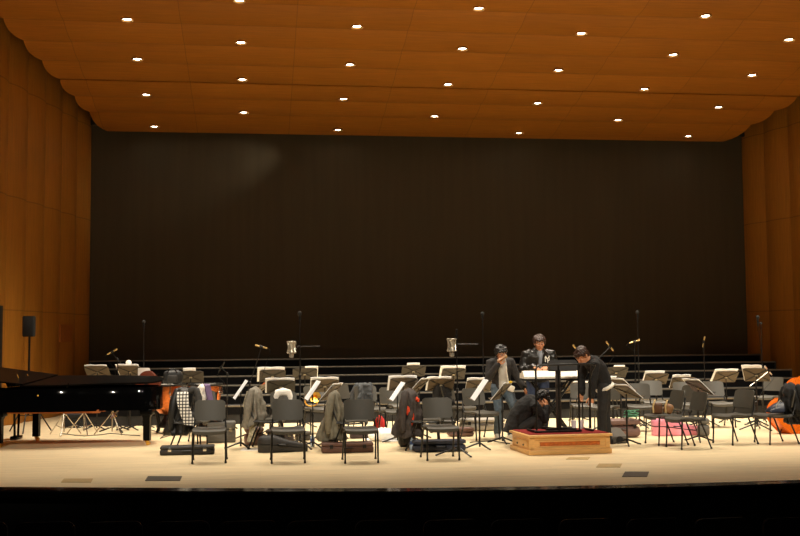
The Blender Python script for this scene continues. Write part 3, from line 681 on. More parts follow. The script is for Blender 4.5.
# ================================================================== TIMPANI and the reddish bass behind the piano tail
def timpano(px, s, r_, label, rimz):
    t = thing('timpano', label, 'drum', P(px, s), 0, 'copper timpani')
    bm = bmesh.new(); prof = [(.03, rimz-.52), (r_*.42, rimz-.50), (r_*.72, rimz-.40), (r_*.9, rimz-.26), (r_*.97, rimz-.10), (r_*.975, rimz-.02)]
    lathe(bm, prof, 36); obj('copper_bowl', bm, M_copper, t)
    bm = bmesh.new(); lathe(bm, [(.01, rimz-.006), (r_*.98, rimz-.006), (r_*1.0, rimz), (r_*.9, rimz+.008), (.01, rimz+.010)], 36); obj('drum_head', bm, M_skinhd, t)
    bm = bmesh.new()
    tube(bm, [(r_*1.04*math.cos(2*PI*k/36), r_*1.04*math.sin(2*PI*k/36), rimz+.004) for k in range(37)], .019, 8); rm = obj('rim', bm, M_tubeblk, t)
    for k in range(8):
        a = 2*PI*(k+.3)/8; c, s_ = r_*1.05*math.cos(a), r_*1.05*math.sin(a)
        bm = bmesh.new(); tube(bm, [(c, s_, rimz+.03), (c, s_, rimz-.14)], .008, 6); box(bm, (c, s_, rimz-.13), (.025, .025, .05), bev=.005); obj('tension_rod', bm, M_chrome, t)
    for k in range(4):
        a = PI/4+PI/2*k; c, s_ = math.cos(a), math.sin(a)
        bm = bmesh.new(); tube(bm, [(r_*.98*c, r_*.98*s_, rimz-.12), (r_*.9*c, r_*.9*s_, rimz-.42), (r_*.62*c, r_*.62*s_, .14), (r_*.75*c, r_*.75*s_, .02)], .02); obj('strut', bm, M_tubeblk, t)
    bm = bmesh.new(); lathe(bm, [(.02, .10), (r_*.62, .10), (r_*.64, .13), (.10, .19), (.04, rimz-.5)], 24); box(bm, (0, -r_*.8, .06), (.09, .22, .02), Matrix.Rotation(R(12), 3, 'X')); obj('base', bm, M_tubeblk, t)
    return t
timpano(167, 57, .30, 'left copper timpano beside the piano tail, behind the checked scarf', zat(385, 167, 57))
timpano(205, 58.5, .28, 'right copper timpano behind the leftmost front chair', zat(385, 205, 58.5))

def bass(name, label, loc, mtx, m, scale=1.0, withneck=True):
    """double bass, body in local XZ: bottom at z 0, belly facing -Y"""
    t = thing(name, label, 'double bass', loc)
    t.rotation_mode = 'XYZ'; t.rotation_euler = mtx.to_euler()
    half = [(0, 0), (.17, .01), (.27, .07), (.33, .18), (.34, .30), (.30, .42), (.235, .50), (.215, .56), (.225, .64), (.25, .72), (.255, .82), (.22, .93), (.14, 1.03), (.07, 1.09), (0, 1.10)]
    # smooth with Catmull-Rom
    def cr(pts, n=4):
        out = []
        for i in range(len(pts)-1):
            p0, p1, p2, p3 = [Vector(pts[max(0, min(len(pts)-1, j))]) for j in (i-1, i, i+1, i+2)]
            for k in range(n):
                q = k/n; out.append(tuple(.5*((2*p1)+(-p0+p2)*q+(2*p0-5*p1+4*p2-p3)*q*q+(-p0+3*p1-3*p2+p3)*q**3)))
        return out+[pts[-1]]
    h = cr(half); outl = h+[(-x, z) for x, z in h[-2:0:-1]]
    outl = [(x*scale, z*scale) for x, z in outl]
    D = .10*scale; C = V(0, .5*scale)
    def ring(f, y): return [V(x*f, y, C.y+(z-C.y)*f) for x, z in outl]
    bm = bmesh.new(); loft(bm, [ring(.3, -D-.035), ring(.7, -D-.028), ring(.9, -D-.012), ring(1.02, -D-.004), ring(1.02, -D+.008), ring(.99, -D+.01), ring(.99, D-.01), ring(1.02, D-.008), ring(1.02, D+.004), ring(.9, D+.01), ring(.5, D+.02)]); obj('body', bm, m, t, ang=35)
    for sx in (-1, 1):
        bm = bmesh.new(); tube(bm, [V(sx*.10, -D-.034, .40)*scale+V(0, (1-scale)*(-D), 0), V(sx*.125, -D-.03, .44)*scale, V(sx*.105, -D-.034, .53)*scale, V(sx*.12, -D-.03, .62)*scale, V(sx*.10, -D-.034, .65)*scale], .008); obj('f_hole', bm, M_ebony, t)
    yb = -D-.05
    bm = bmesh.new(); prism(bm, [(-.08, 0), (-.06, 0), (-.04, .05), (.04, .05), (.06, 0), (.08, 0), (.06, .13), (0, .15), (-.06, .13)], .02, Matrix.Translation((0, yb+.03, .5*scale)) @ Matrix.Rotation(R(90), 4, 'X')); obj('bridge', bm, mat('bridge_maple', (222, 180, 120), .5), t)
    bm = bmesh.new(); loft(bm, [[V(-.04, yb-.02, .13), V(.04, yb-.02, .13), V(.04, yb-.005, .13), V(-.04, yb-.005, .13)], [V(-.03, yb-.03, .42*scale), V(.03, yb-.03, .42*scale), V(.03, yb-.015, .42*scale), V(-.03, yb-.015, .42*scale)]]); obj('tailpiece', bm, M_ebony, t)
    if withneck:
        bm = bmesh.new(); loft(bm, [[V(-.04, yb-.03, .72), V(.04, yb-.03, .72), V(.035, yb-.01, .72), V(-.035, yb-.01, .72)], [V(-.022, yb+.01, 1.62), V(.022, yb+.01, 1.62), V(.02, yb+.025, 1.62), V(-.02, yb+.025, 1.62)]]); obj('fingerboard', bm, M_ebony, t)
        bm = bmesh.new(); tube(bm, [(0, -D+.03, 1.05), (0, -D+.0, 1.15), (0, yb+.04, 1.35), (0, yb+.04, 1.66), (0, yb+.08, 1.78)], [.05, .035, .024, .024, .03]); nk = obj('neck', bm, m, t)
        bm = bmesh.new(); tube(bm, [(0, yb+.08+.05*math.cos(a_)*(1-a_/14), 1.81+.05*math.sin(a_)*(1-a_/14)) for a_ in [k*.5 for k in range(22)]], .02, 8); obj('scroll', bm, m, nk)
        for k in range(4):
            bm = bmesh.new(); sx = -1 if k % 2 else 1; tube(bm, [(0, yb+.07, 1.67+.03*k), (sx*.09, yb+.07, 1.67+.03*k)], .007); lathe(bm, [(.004, 0), (.02, .004), (.02, .01), (.004, .014)], 10, (sx*.09, yb+.07, 1.67+.03*k), Matrix.Rotation(R(90), 3, 'Y')); obj('tuning_peg', bm, M_brass, nk)
            bm = bmesh.new(); x = -.024+.016*k; tube(bm, [(x, yb-.032, .42*scale), (x*1.6, yb-.125, .62*scale), (x*.5, yb-.005, 1.62)], .0025, 5); obj('string', bm, M_chrome, t)
    bm = bmesh.new(); tube(bm, [(0, 0, .01), (0, 0, -.10)], .008); obj('endpin', bm, M_tubeblk, t)
    return t
pb = P(779.5, 61.5)
bass('double_bass', 'orange double bass leaning on its side at the right edge, behind the black coat', (pb.x+.17, pb.y+.25, .07), Matrix.Rotation(R(14), 3, 'Z') @ Matrix.Rotation(R(-14), 3, 'X') @ Matrix.Rotation(R(44), 3, 'Y'), M_bass, 1.05)
pr = P(155, 59)
ce = bass('cello', 'reddish brown cello propped slanting behind the piano tail, its scroll pointing down', (pr.x, pr.y+.05, zat(376, 155, 59)), Matrix.Rotation(R(-10), 3, 'Z') @ Matrix.Rotation(R(227), 3, 'Y'), M_bassred, 1.0)
ce['category'] = 'cello'; ce.scale = (.56, .56, .56)
wc = thing('mallet', 'white felt ball mallet standing up behind the piano tail stand', 'mallet', P(128, 55))
bm = bmesh.new(); tube(bm, [(0, 0, 0), (0, 0, 1.12)], .008); obj('shaft', bm, M_tubeblk, wc)
bm = bmesh.new(); ellipsoid(bm, (0, 0, zat(363, 128, 55)), (.055, .055, .055)); obj('felt_head', bm, mat('white_felt', (236, 230, 214), .95), wc)

# ================================================================== PODIUM, RAIL, CONDUCTOR'S STAND, KEYBOARD
pod = thing('conductor_podium', 'oak conductor podium with red carpet top at the stage front', 'podium', (4.235, 14.84, 0), R(3.4))
pod.scale = (.97, 1, 1)
bm = bmesh.new(); box(bm, (0, 0, .035), (1.25, .90, .07), bev=.012); obj('base_molding', bm, M_podium, pod)
bm = bmesh.new(); box(bm, (0, 0, .15), (1.19, .84, .19)); 
box(bm, (-.57, -.415, .15), (.07, .03, .17), bev=.004); box(bm, (.57, -.415, .15), (.07, .03, .17), bev=.004); box(bm, (0, -.42, .225), (1.2, .02, .04), bev=.004); box(bm, (0, -.42, .085), (1.2, .02, .035), bev=.004)
obj('body', bm, M_podium, pod)
bm = bmesh.new(); box(bm, (-.0, -.424, .148), (.90, .014, .055), bev=.003); obj('front_inset', bm, M_podinset, pod, 'reddish inset panel')
bm = bmesh.new(); box(bm, (0, -.426, .182), (.93, .02, .012), bev=.003); box(bm, (0, -.426, .114), (.93, .02, .012), bev=.003); obj('inset_frame', bm, M_podium, pod)
bm = bmesh.new()
box(bm, (0, 0, .258), (1.27, .92, .036), bev=.012); obj('top_board', bm, M_podium, pod)
bm = bmesh.new(); box(bm, (0, 0, .279), (1.19, .84, .012), bev=.004); obj('carpet', bm, M_red, pod, 'red carpet inset in the podium top')
bm = bmesh.new(); box(bm, (-.598, 0, .14), (.012, .62, .10), bev=.003); dr = obj('side_drawer', bm, M_podium, pod)
for y in (-.14, .14):
    bm = bmesh.new(); ellipsoid(bm, (-.606, y, .12), (.012, .022, .016)); obj('knob', bm, M_ebony, dr)
ZT = .286
rail = thing('podium_railing', 'black tubular safety railing standing on the podium front', 'railing', (4.222, 14.84, ZT), R(3.4))
def lx(px, Y): return (fl(px, yh(px)+1060*1.6/Y*1.0).x)
def rx(px):                                       # railing local x for an image column
    p = EYE+ray(px, 400)*(14.62/ray(px, 400).y); return (p.x-4.22)
ztop = .945
xa, xb, xc, xd = rx(534), rx(557), rx(577.5), rx(592)
bm = bmesh.new(); c = .07
tube(bm, [(xa, -.25, .04), (xa, -.25, ztop-c), (xa+.01, -.25, ztop-.04), (xa+.03, -.25, ztop-.012), (xa+c, -.25, ztop), (xd-.02, -.25, ztop+.01), (xd+.03, -.25, ztop), (xd+.05, -.22, ztop-.02), (xd+.03, -.15, ztop-.09), (xd+.005, -.12, ztop-.2), (xd, -.12, .04)], .015); obj('top_rail', bm, M_tubeblk, rail)
for x in (xb, xc):
    bm = bmesh.new(); tube(bm, [(x, -.25, .01), (x, -.25, ztop)], .014); obj('post', bm, M_tubeblk, rail)
bm = bmesh.new(); box(bm, ((xa+xc)/2, -.25, .018), (xc-xa+.06, .038, .028), bev=.008); box(bm, (xa, -.05, .018), (.038, .42, .028), bev=.008); box(bm, (xd, -.08, .018), (.038, .3, .028), bev=.008); obj('foot_bar', bm, M_tubeblk, rail)

cs = thing('conductor_stand', 'conductor stand with wide dark desk and thick column on the podium', 'music stand', (4.222-.02+rx(557)*0+(EYE+ray(560, 400)*(14.98/ray(560, 400).y)).x-4.2, 14.98, ZT), R(-3))
bm = bmesh.new()
M5 = Matrix.Translation((0.055, 0, .925)) @ Matrix.Rotation(R(52), 4, 'X')
prism(bm, rrect(.42, .19, .04), .014, M5, .004); box(bm, (.055, .05, .86), (.41, .05, .012), Matrix.Rotation(R(-30), 3, 'X')); obj('desk', bm, M_standblk, cs)
bm = bmesh.new(); box(bm, (-.02, .02, .45), (.075, .06, .88), bev=.015); obj('column', bm, mat('column_brown', (44, 34, 26), .6), cs)
bm = bmesh.new()
for a in (40, 140, 220, 320): box(bm, (.13*math.cos(R(a))-.02, .10*math.sin(R(a))+.02, .02), (.30, .05, .035), Matrix.Rotation(R(a), 3, 'Z'), .008)
obj('base', bm, M_tubeblk, cs)
bm = bmesh.new(); tube(bm, [(-.02, .02, .88), (.03, .02, .91)], .03); obj('tilt_joint', bm, M_tubeblk, cs)

pk = P(552, 64)
kz = zat(377, 552, 64)
kb = thing('keyboard', 'white electric keyboard behind the podium in front of the leather jacket man', 'keyboard', (pk.x, pk.y, kz), R(-2))
L = []
for x in (-.46, .46): L.append([V(x, -.16, -.02), V(x, -.16, .01), V(x, -.04, .10), V(x, .02, .10), V(x, .05, .07), V(x, .17, .06), V(x, .18, .0), V(x, .18, -.02)])
bm = bmesh.new(); loft(bm, L); obj('body', bm, M_shell, kb, smooth=False)
bm = bmesh.new()
for k in range(36): box(bm, (-.41+.0235*k, .11, .072), (.0215, .13, .016), bev=.002)
obj('white_keys', bm, M_ivory, kb)
bm = bmesh.new()
for k in range(35):
    if k % 7 not in (2, 6): box(bm, (-.398+.0235*k, .09, .085), (.012, .085, .016), bev=.002)
obj('black_keys', bm, M_ebony, kb)
bm = bmesh.new(); box(bm, (-.02, -.02, -.035), (.88, .26, .03), bev=.006); obj('tray', bm, M_black, kb)
kst = thing('keyboard_stand', 'black crossed leg stand holding the white keyboard', 'stand', (pk.x, pk.y, 0), R(-2))
for sy in (-.10, .12):
    for sg in (-1, 1):
        bm = bmesh.new(); tube(bm, [(sg*.36, sy, .015), (-sg*.30, sy, kz-.065)], .018); obj('leg', bm, M_tubeblk, kst)
bm = bmesh.new()
for sx in (-.34, .34): box(bm, (sx*.9, .01, kz-.060), (.05, .32, .02), bev=.006); box(bm, (sx*1.05, .01, .016), (.05, .36, .03), bev=.006)
box(bm, (.03, .01, zat(391, 552, 66.5)), (.4, .2, .018), bev=.005); obj('cross_bar', bm, M_tubeblk, kst)
for px, py, lab, r_ in ((578.5, 426.5, 'left paper cup standing at the back of the podium', .042), (586.5, 425.5, 'right paper cup standing at the back of the podium', .045)):
    q = fl(px, 430, ZT)
    c_ = thing('paper_cup', lab, 'cup', (q.x, 15.16, ZT))
    bm = bmesh.new(); lathe(bm, [(r_*.72, 0), (r_*.95, .11), (r_, .112), (r_, .118), (r_*.88, .116), (r_*.66, .008)], 20); obj('cup', bm, M_paper, c_)
    bm = bmesh.new(); lathe(bm, [(r_*.6, .10), (r_*.88, .10), (r_*.9, .104), (r_*.6, .104)], 20); obj('drink', bm, mat('coffee', (90, 52, 26), .3), c_)

kc = thing('paper_cup', 'small white paper cup standing on the white keyboard', 'cup', (pk.x+.20, pk.y-.01, kz+.101))
bm = bmesh.new(); lathe(bm, [(.026, 0), (.035, .085), (.036, .088), (.032, .087), (.024, .004)], 18); obj('cup', bm, M_paper, kc)

# ================================================================== PEOPLE
def torso(bm, spine, w_, d_, xd, n=20):
    rings = []
    sp = [Vector(p) for p in spine]
    for i, p in enumerate(sp):
        t = (sp[min(i+1, len(sp)-1)]-sp[max(0, i-1)]).normalized(); x = (Vector(xd[i])-t*Vector(xd[i]).dot(t)).normalized(); y = t.cross(x)
        rings.append([p+x*w_[i]*math.copysign(abs(math.cos(a))**.85, math.cos(a))+y*d_[i]*math.copysign(abs(math.sin(a))**.85, math.sin(a)) for a in [2*PI*k/n for k in range(n)]])
    loft(bm, rings)
def hand(bm, w_, d, n, th, curl):
    """w_ wrist, d along the fingers, n out of the palm, th towards the thumb side; curl degrees per joint"""
    w_, d, n, th = Vector(w_), Vector(d).normalized(), Vector(n).normalized(), Vector(th).normalized()
    n = (n-d*n.dot(d)).normalized(); th = d.cross(n)*(1 if d.cross(n).dot(th) > 0 else -1)
    for q in (-.024, -.008, .008, .024): capsule(bm, [w_+th*q*.6, w_+d*.085+th*q*1.15], [.018, .014], 8)
    for k, (q, L) in enumerate(((.030, .072), (.010, .080), (-.010, .075), (-.029, .060))):
        p = w_+d*.078+th*q; pts = [w_+d*.05+th*q*.9, p]; dd = d.copy(); 
        for j, f in enumerate((.45, .3, .25)):
            a = R(curl)*(j+.6); dv = d*math.cos(a)+n*math.sin(a); p = p+dv*L*f; pts.append(p)
        capsule(bm, pts, [.011, .0105, .010, .0095, .008], 8)
    p = w_+d*.022+th*.022; dv = (d*.55+th*.75+n*.25).normalized(); dv2 = (d*.9+th*.25+n*.4).normalized()
    capsule(bm, [p, p+dv*.042, p+dv*.042+dv2*.034, p+dv*.042+dv2*.034+(d+n*.5).normalized()*.022], [.014, .0125, .011, .009], 8)
def headgeo(bm, c, rot):
    c = Vector(c); q = lambda v: c+rot @ Vector(v)
    ellipsoid(bm, q((0, .012, .022)), (.076, .096, .098), rot, 20)
    ellipsoid(bm, q((0, -.022, -.048)), (.060, .068, .074), rot, 18)
    ellipsoid(bm, q((0, -.052, -.092)), (.032, .032, .026), rot, 12)
    capsule(bm, [q((0, -.086, .016)), q((0, -.104, -.020)), q((0, -.108, -.032))], [.009, .013, .015], 8)
    for s in (-1, 1):
        ellipsoid(bm, q((s*.016, -.096, -.032)), (.010, .010, .008), rot, 8); ellipsoid(bm, q((s*.077, .014, -.012)), (.011, .024, .034), rot, 10); ellipsoid(bm, q((s*.044, -.070, -.020)), (.024, .022, .022), rot, 10)
        capsule(bm, [q((s*.014, -.090, .030)), q((s*.05, -.080, .030))], .011, 8)
    ellipsoid(bm, q((0, -.088, -.060)), (.026, .012, .011), rot, 10)
def face_parts(root_, c, rot):
    c = Vector(c); q = lambda v: c+rot @ Vector(v)
    for s in (-1, 1):
        bm = bmesh.new(); ellipsoid(bm, q((s*.031, -.088, .008)), (.014, .008, .0065), rot, 10); e = obj('eye', bm, mat('eye_white', (225, 216, 206), .25, var=.02), root_)
        bm = bmesh.new(); ellipsoid(bm, q((s*.031, -.0945, .007)), (.0062, .0035, .006), rot, 10); obj('iris', bm, M_ebony, e)
        bm = bmesh.new(); tube(bm, [q((s*.015, -.099, .030)), q((s*.034, -.098, .035)), q((s*.054, -.086, .031))], [.0025, .0034, .002], 6); obj('eyebrow', bm, M_hair, root_)
    bm = bmesh.new(); ellipsoid(bm, q((0, -.098, -.061)), (.022, .006, .005), rot, 10); obj('mouth', bm, mat('lips', (160, 84, 72), .5), root_)
def hairgeo(bm, c, rot, fringe, seed, L=.0):
    rnd = random.Random(seed); c = Vector(c); q = lambda v: c+rot @ Vector(v)
    ellipsoid(bm, q((0, .030, .044)), (.091, .098, .094), rot, 20); ellipsoid(bm, q((0, .062, -.02)), (.078, .058, .07+L), rot, 16)
    for k in range(46):                                         # locks falling from the crown
        a = rnd.uniform(-PI, PI); front = abs(a) < .9
        dx, dy = math.sin(a), -math.cos(a)
        z0 = rnd.uniform(.098, .118); zl = (fringe+rnd.uniform(-.016, .014)) if front else rnd.uniform(-.02, .02)-L*(1 if abs(a) > 1.4 else .6)
        r1 = .055; rr_ = rnd.uniform(.012, .02)
        capsule(bm, [q((dx*r1*.5, .02+dy*r1*.5, z0)), q((dx*.076, .018+dy*.086, .082+rnd.uniform(-.01, .012))), q((dx*.090+rnd.uniform(-.008, .008), .012+dy*.104, (zl+.08)/2)), q((dx*.090+rnd.uniform(-.012, .012), .010+dy*.106, zl))], [rr_, rr_*1.1, rr_*.9, .005], 7)
def remesh(o, v, it=3): return bake(o, [('REMESH', dict(mode='VOXEL', voxel_size=v)), ('SMOOTH', dict(factor=.5, iterations=it))])
def vary(o, amp, sc_, seed=0):                                  # creases in cloth
    me = o.data; n_ = len(me.vertices); co = [0.0]*n_*3; no = [0.0]*n_*3
    me.vertices.foreach_get('co', co); me.vertex_normals.foreach_get('vector', no)
    for i in range(0, n_*3, 3):
        c = Vector(co[i:i+3]); q = amp*(noise.noise(c*sc_+V(seed, 0, 0))+.5*noise.noise(c*sc_*2.3+V(0, seed, 0)))
        co[i] += no[i]*q; co[i+1] += no[i+1]*q; co[i+2] += no[i+2]*q
    me.vertices.foreach_set('co', co); me.update(); return o
def person(name, label, loc, rz, J, clothes, fringe=.04, hair=M_hair, seed=1, hairL=0.0, look=None):
    root_ = thing(name, label, 'person', loc, rz)
    xd = J['xd']; n_ = len(J['spine'])
    hr = J['headrot']
    def limbs(bm, off, arms, legs, wrist_cut=1.0, ankle_cut=1.0):
        if arms:
            for s in 'LR':
                S, E_, W = Vector(J['sh'+s]), Vector(J['el'+s]), Vector(J['wr'+s]); W = E_+(W-E_)*wrist_cut
                ch = Vector(J['spine'][-2]); capsule(bm, [S*.75+ch*.25, S, S*.5+E_*.5, E_], [.058+off, .054+off, .046+off, .041+off]); capsule(bm, [E_, E_*.6+W*.4, W], [.041+off, .039+off, (.027 if off == 0 else .030)+off])
        if legs:
            for s in 'LR':
                H_, K, A_ = Vector(J['hip'+s]), Vector(J['kn'+s]), Vector(J['an'+s]); A2 = K+(A_-K)*ankle_cut
                capsule(bm, [H_, H_*.5+K*.5, K], [.088+off, .074+off, .056+off]); capsule(bm, [K, K*.65+A_*.35, A2], [.056+off, .055+off, (.038+.008*(off > 0))+off])
    bm = bmesh.new()
    torso(bm, J['spine'], J['w'], J['d'], xd)
    nb_, hc = Vector(J['spine'][-1]), Vector(J['head'])
    capsule(bm, [nb_*.9+Vector(J['spine'][-2])*.1, nb_*.5+hc*.5, hc+hr @ V(0, .03, -.04)], [.058, .052, .052])
    limbs(bm, 0, True, True); headgeo(bm, hc, hr)
    for s in 'LR':
        hd = J['hand'+s]; hand(bm, J['wr'+s], *hd)
        A_ = Vector(J['an'+s]); f = Vector(J['foot'+s]).normalized(); capsule(bm, [A_+V(0, 0, -.035)-f*.04, A_+f*.09+V(0, 0, -.05), A_+f*.15+V(0, 0, -.055)], [.036, .032, .024])
    b = obj('body', bm, M_skin, root_); remesh(b, .0058, 3)
    face_parts(root_, hc, hr)
    bm = bmesh.new(); hairgeo(bm, hc, hr, fringe, seed, hairL); h = obj('hair', bm, hair, root_); remesh(h, .006, 1); vary(h, .010, 38, seed)
    for kind, m, kw in clothes:
        bm = bmesh.new()
        if kind == 'top':
            off = kw.get('off', .018); sp = [Vector(p) for p in J['spine']]
            lo = kw.get('low', 0.0)
            if lo: sp = [sp[0]+(sp[0]-sp[1]).normalized()*lo]+sp
            k = len(sp)-n_; W = [J['w'][0]*1.04]*k+list(J['w']); D_ = [J['d'][0]*1.06]*k+list(J['d']); X = [xd[0]]*k+list(xd)
            torso(bm, sp, [q+off for q in W], [q+off for q in D_], X); limbs(bm, off, kw.get('arms', True), False, .97)
            nm = kw.get('name', 'jacket')
            if kw.get('collar'):
                u_ = (Vector(J['spine'][-1])-Vector(J['spine'][-2])).normalized(); cc = Vector(J['spine'][-1])
                tube(bm, [cc+u_*.01+V(.078*math.cos(a), .072*math.sin(a)+.012, .012*math.sin(a)) for a in [2*PI*j/16 for j in range(17)]], kw['collar'], 8)
            o = obj(nm, bm, m, root_); remesh(o, .009, 3); vary(o, kw.get('fold', .008), 11, seed); vary(o, kw.get('fold', .008)*.5, 28, seed+3)
        elif kind == 'front':                                   # shirt front showing in the open jacket
            f = Vector(kw['fwd']); sp = [Vector(p)+f*kw['push'] for p in J['spine']]
            if kw.get('low'): sp = [sp[0]+V(0, 0, -kw['low'])]+sp
            k = len(sp)-n_
            torso(bm, sp, ([kw['w']]*(len(sp)-1)+[kw['w']*.8]), [q*.92 for q in ([J['d'][0]]*k+list(J['d']))], [xd[0]]*k+list(xd)); o = obj(kw.get('name', 'shirt'), bm, m, root_); remesh(o, .009, 2); vary(o, .006, 14, seed)
        elif kind == 'trousers':
            torso(bm, [Vector(J['spine'][0])+(Vector(J['spine'][0])-Vector(J['spine'][1])).normalized()*.10, J['spine'][0], Vector(J['spine'][0])*.55+Vector(J['spine'][1])*.45], [J['w'][0]*.95, J['w'][0]+.014, J['w'][0]+.010], [J['d'][0]*.9, J['d'][0]+.014, J['d'][0]+.008], [xd[0]]*3)
            limbs(bm, .014, False, True, 1, 1.0); o = obj('trousers', bm, m, root_); remesh(o, .009, 3); vary(o, .008, 12, seed)
        elif kind == 'shoes':
            for s in 'LR':
                bm2 = bmesh.new(); A_ = Vector(J['an'+s]); f = Vector(J['foot'+s]).normalized(); sd = f.cross(V(0, 0, 1)); z = .0
                base = V(A_.x, A_.y, A_.z-.08)
                rings = []
                for t, hw, h_ in ((-.085, .025, .06), (-.07, .038, .085), (-.02, .042, .09), (.05, .046, .075), (.11, .05, .06), (.165, .044, .05), (.195, .022, .035)):
                    c_ = base+f*t; rings.append([c_-sd*hw, c_-sd*hw+V(0, 0, h_*.6), c_-sd*hw*.5+V(0, 0, h_), c_+sd*hw*.5+V(0, 0, h_), c_+sd*hw+V(0, 0, h_*.6), c_+sd*hw])
                loft(bm2, rings); obj('shoe', bm2, m, root_)
            bm.free()
    return root_
X1 = [(1, 0, 0)]*5
# man in the blazer
J = dict(spine=[(.05, .09, .84), (.04, .07, .96), (.015, .01, 1.11), (.0, -.03, 1.21), (-.01, -.06, 1.285)], w=[.145, .13, .15, .155, .068], d=[.10, .09, .11, .10, .062], xd=X1,
    head=(-.015, -.12, 1.375), headrot=Matrix.Rotation(R(6), 3, 'Z') @ Matrix.Rotation(R(-8), 3, 'Y') @ Matrix.Rotation(R(22), 3, 'X'),
    shL=(-.17, -.015, 1.225), elL=(-.215, -.06, .97), wrL=(-.105, -.24, 1.195), handL=((.45, -.12, .85), (.6, .7, .1), (.7, -.6, .2), 42),
    shR=(.17, -.01, 1.235), elR=(.275, -.02, 1.00), wrR=(.365, -.10, .82), handR=((.35, -.25, -.9), (-.9, -.1, -.3), (.1, -1, 0), 20),
    hipL=(-.035, .09, .81), knL=(-.03, -.01, .45), anL=(-.03, .10, .08), footL=(-.15, -1, 0), hipR=(.13, .09, .81), knR=(.20, -.12, .47), anR=(.19, .06, .08), footR=(.25, -1, 0))
m1p = P(501, 62)+V(0, 0, -.0)
M_blazer = mat('blazer_charcoal', (40, 36, 34), .8, scale=60, bump=.1); M_jean = mat('blue_jeans', (84, 97, 108), .85, scale=30, var=.2); M_tee = mat('grey_tshirt', (200, 196, 190), .85, scale=8, var=.15)
man1 = person('person', 'standing person in dark blazer and jeans holding something brown to the mouth', m1p, R(4), J,
    [('trousers', M_jean, {}), ('top', M_blazer, dict(low=.10, off=.022, collar=.016)), ('front', M_tee, dict(fwd=(-.01, -1, 0), push=.068, w=.082, low=.05)), ('shoes', M_shell, {})], fringe=.036, seed=4, hairL=.03)
bm = bmesh.new(); tube(bm, [(.055, -.13, 1.24), (.05, -.175, 1.12), (.07, -.175, 1.0), (.10, -.13, .90)], [.009, .010, .010, .008], 8); obj('strap', bm, M_shell, man1, 'white strap down the shirt front')
bm = bmesh.new(); box(bm, (.165, -.06, .80), (.11, .06, .10), Matrix.Rotation(R(20), 3, 'Y'), .02); obj('shirt_tail', bm, M_shell, man1, 'white shirt tail below the jacket')
wh = Vector(J['wrL'])+V(.06, -.03, .09); 
br = thing('microphone', 'brown handheld thing held to the mouth by the blazer person', 'microphone', m1p, R(4))
bm = bmesh.new(); tube(bm, [wh+V(-.085, -.03, -.045), wh+V(.0, -.0, .0), wh+V(.055, .0, .032)], [.017, .019, .02], 10); obj('handle', bm, mat('mic_brown', (150, 104, 60), .4), br)
bm = bmesh.new(); ellipsoid(bm, wh+V(.062, .0, .037), (.028, .028, .028)); obj('head', bm, mat('mic_head_brown', (176, 136, 90), .5), br)
# man in the leather jacket
J = dict(spine=[(0, .10, .92), (0, .07, 1.03), (0, .01, 1.19), (0, -.03, 1.29), (0, -.05, 1.365)], w=[.16, .15, .175, .18, .07], d=[.11, .105, .125, .11, .065], xd=X1,
    head=(0, -.105, 1.475), headrot=Matrix.Rotation(R(-4), 3, 'Z') @ Matrix.Rotation(R(13), 3, 'X'),
    shL=(-.20, -.02, 1.30), elL=(-.275, -.06, 1.05), wrL=(-.12, -.225, 1.10), handL=((.25, -.9, -.15), (0, -.1, -1), (1, 0, 0), 22),
    shR=(.20, -.02, 1.30), elR=(.275, -.06, 1.05), wrR=(.06, -.225, 1.10), handR=((-.25, -.9, -.15), (0, -.1, -1), (-1, 0, 0), 22),
    hipL=(-.09, .10, .90), knL=(-.09, .04, .48), anL=(-.10, .10, .08), footL=(-.15, -1, 0), hipR=(.09, .10, .90), knR=(.09, .03, .48), anR=(.10, .09, .08), footR=(.15, -1, 0))
m2p = P(540, 61.2)+V(0, .02, 0)
M_leather = mat('leather_black', (34, 31, 28), .28, scale=26, var=.3, bump=.4); M_jeandk = mat('navy_trousers', (44, 54, 78), .85, scale=30, var=.2); M_shirtb = mat('pale_blue_shirt', (150, 156, 168), .8)
man2 = person('person', 'standing person in a shiny black leather jacket looking down at the white keyboard', m2p, R(-3), J,
    [('trousers', M_jeandk, {}), ('top', M_leather, dict(low=.03, off=.027, fold=.011, collar=.022)), ('front', M_shirtb, dict(fwd=(.0, -1, 0), push=.062, w=.042, low=.0)), ('shoes', M_ebony, {})], fringe=.042, hair=M_hairbr, seed=9, hairL=.01)
man2.scale = (1.04, 1.04, 1.04)
mono = bmesh.new()                                              # interlocked white monogram patch on the chest
PM = Matrix.Translation((.108, -.178, 1.215)) @ Matrix.Rotation(R(76), 4, 'X') @ Matrix.Rotation(R(0), 4, 'Z')
def stroke(a, b, w_=.011):
    a, b = Vector((*a, 0)), Vector((*b, 0)); d = b-a; box(mono, (a+b)/2, (d.length+w_*.5, w_, .006), Matrix.Rotation(math.atan2(d.y, d.x), 3, 'Z'))
for a, b in (((-.036, -.04), (-.036, .04)), ((-.036, .04), (.026, -.03)), ((.026, -.03), (.026, .045)), ((-.03, .052), (0, .012)), ((.034, .052), (0, .012)), ((0, .012), (0, -.052))): stroke(a, b)
bmesh.ops.transform(mono, matrix=PM, verts=mono.verts); obj('chest_emblem', mono, M_shell, man2, 'white monogram patch on the chest', smooth=False)
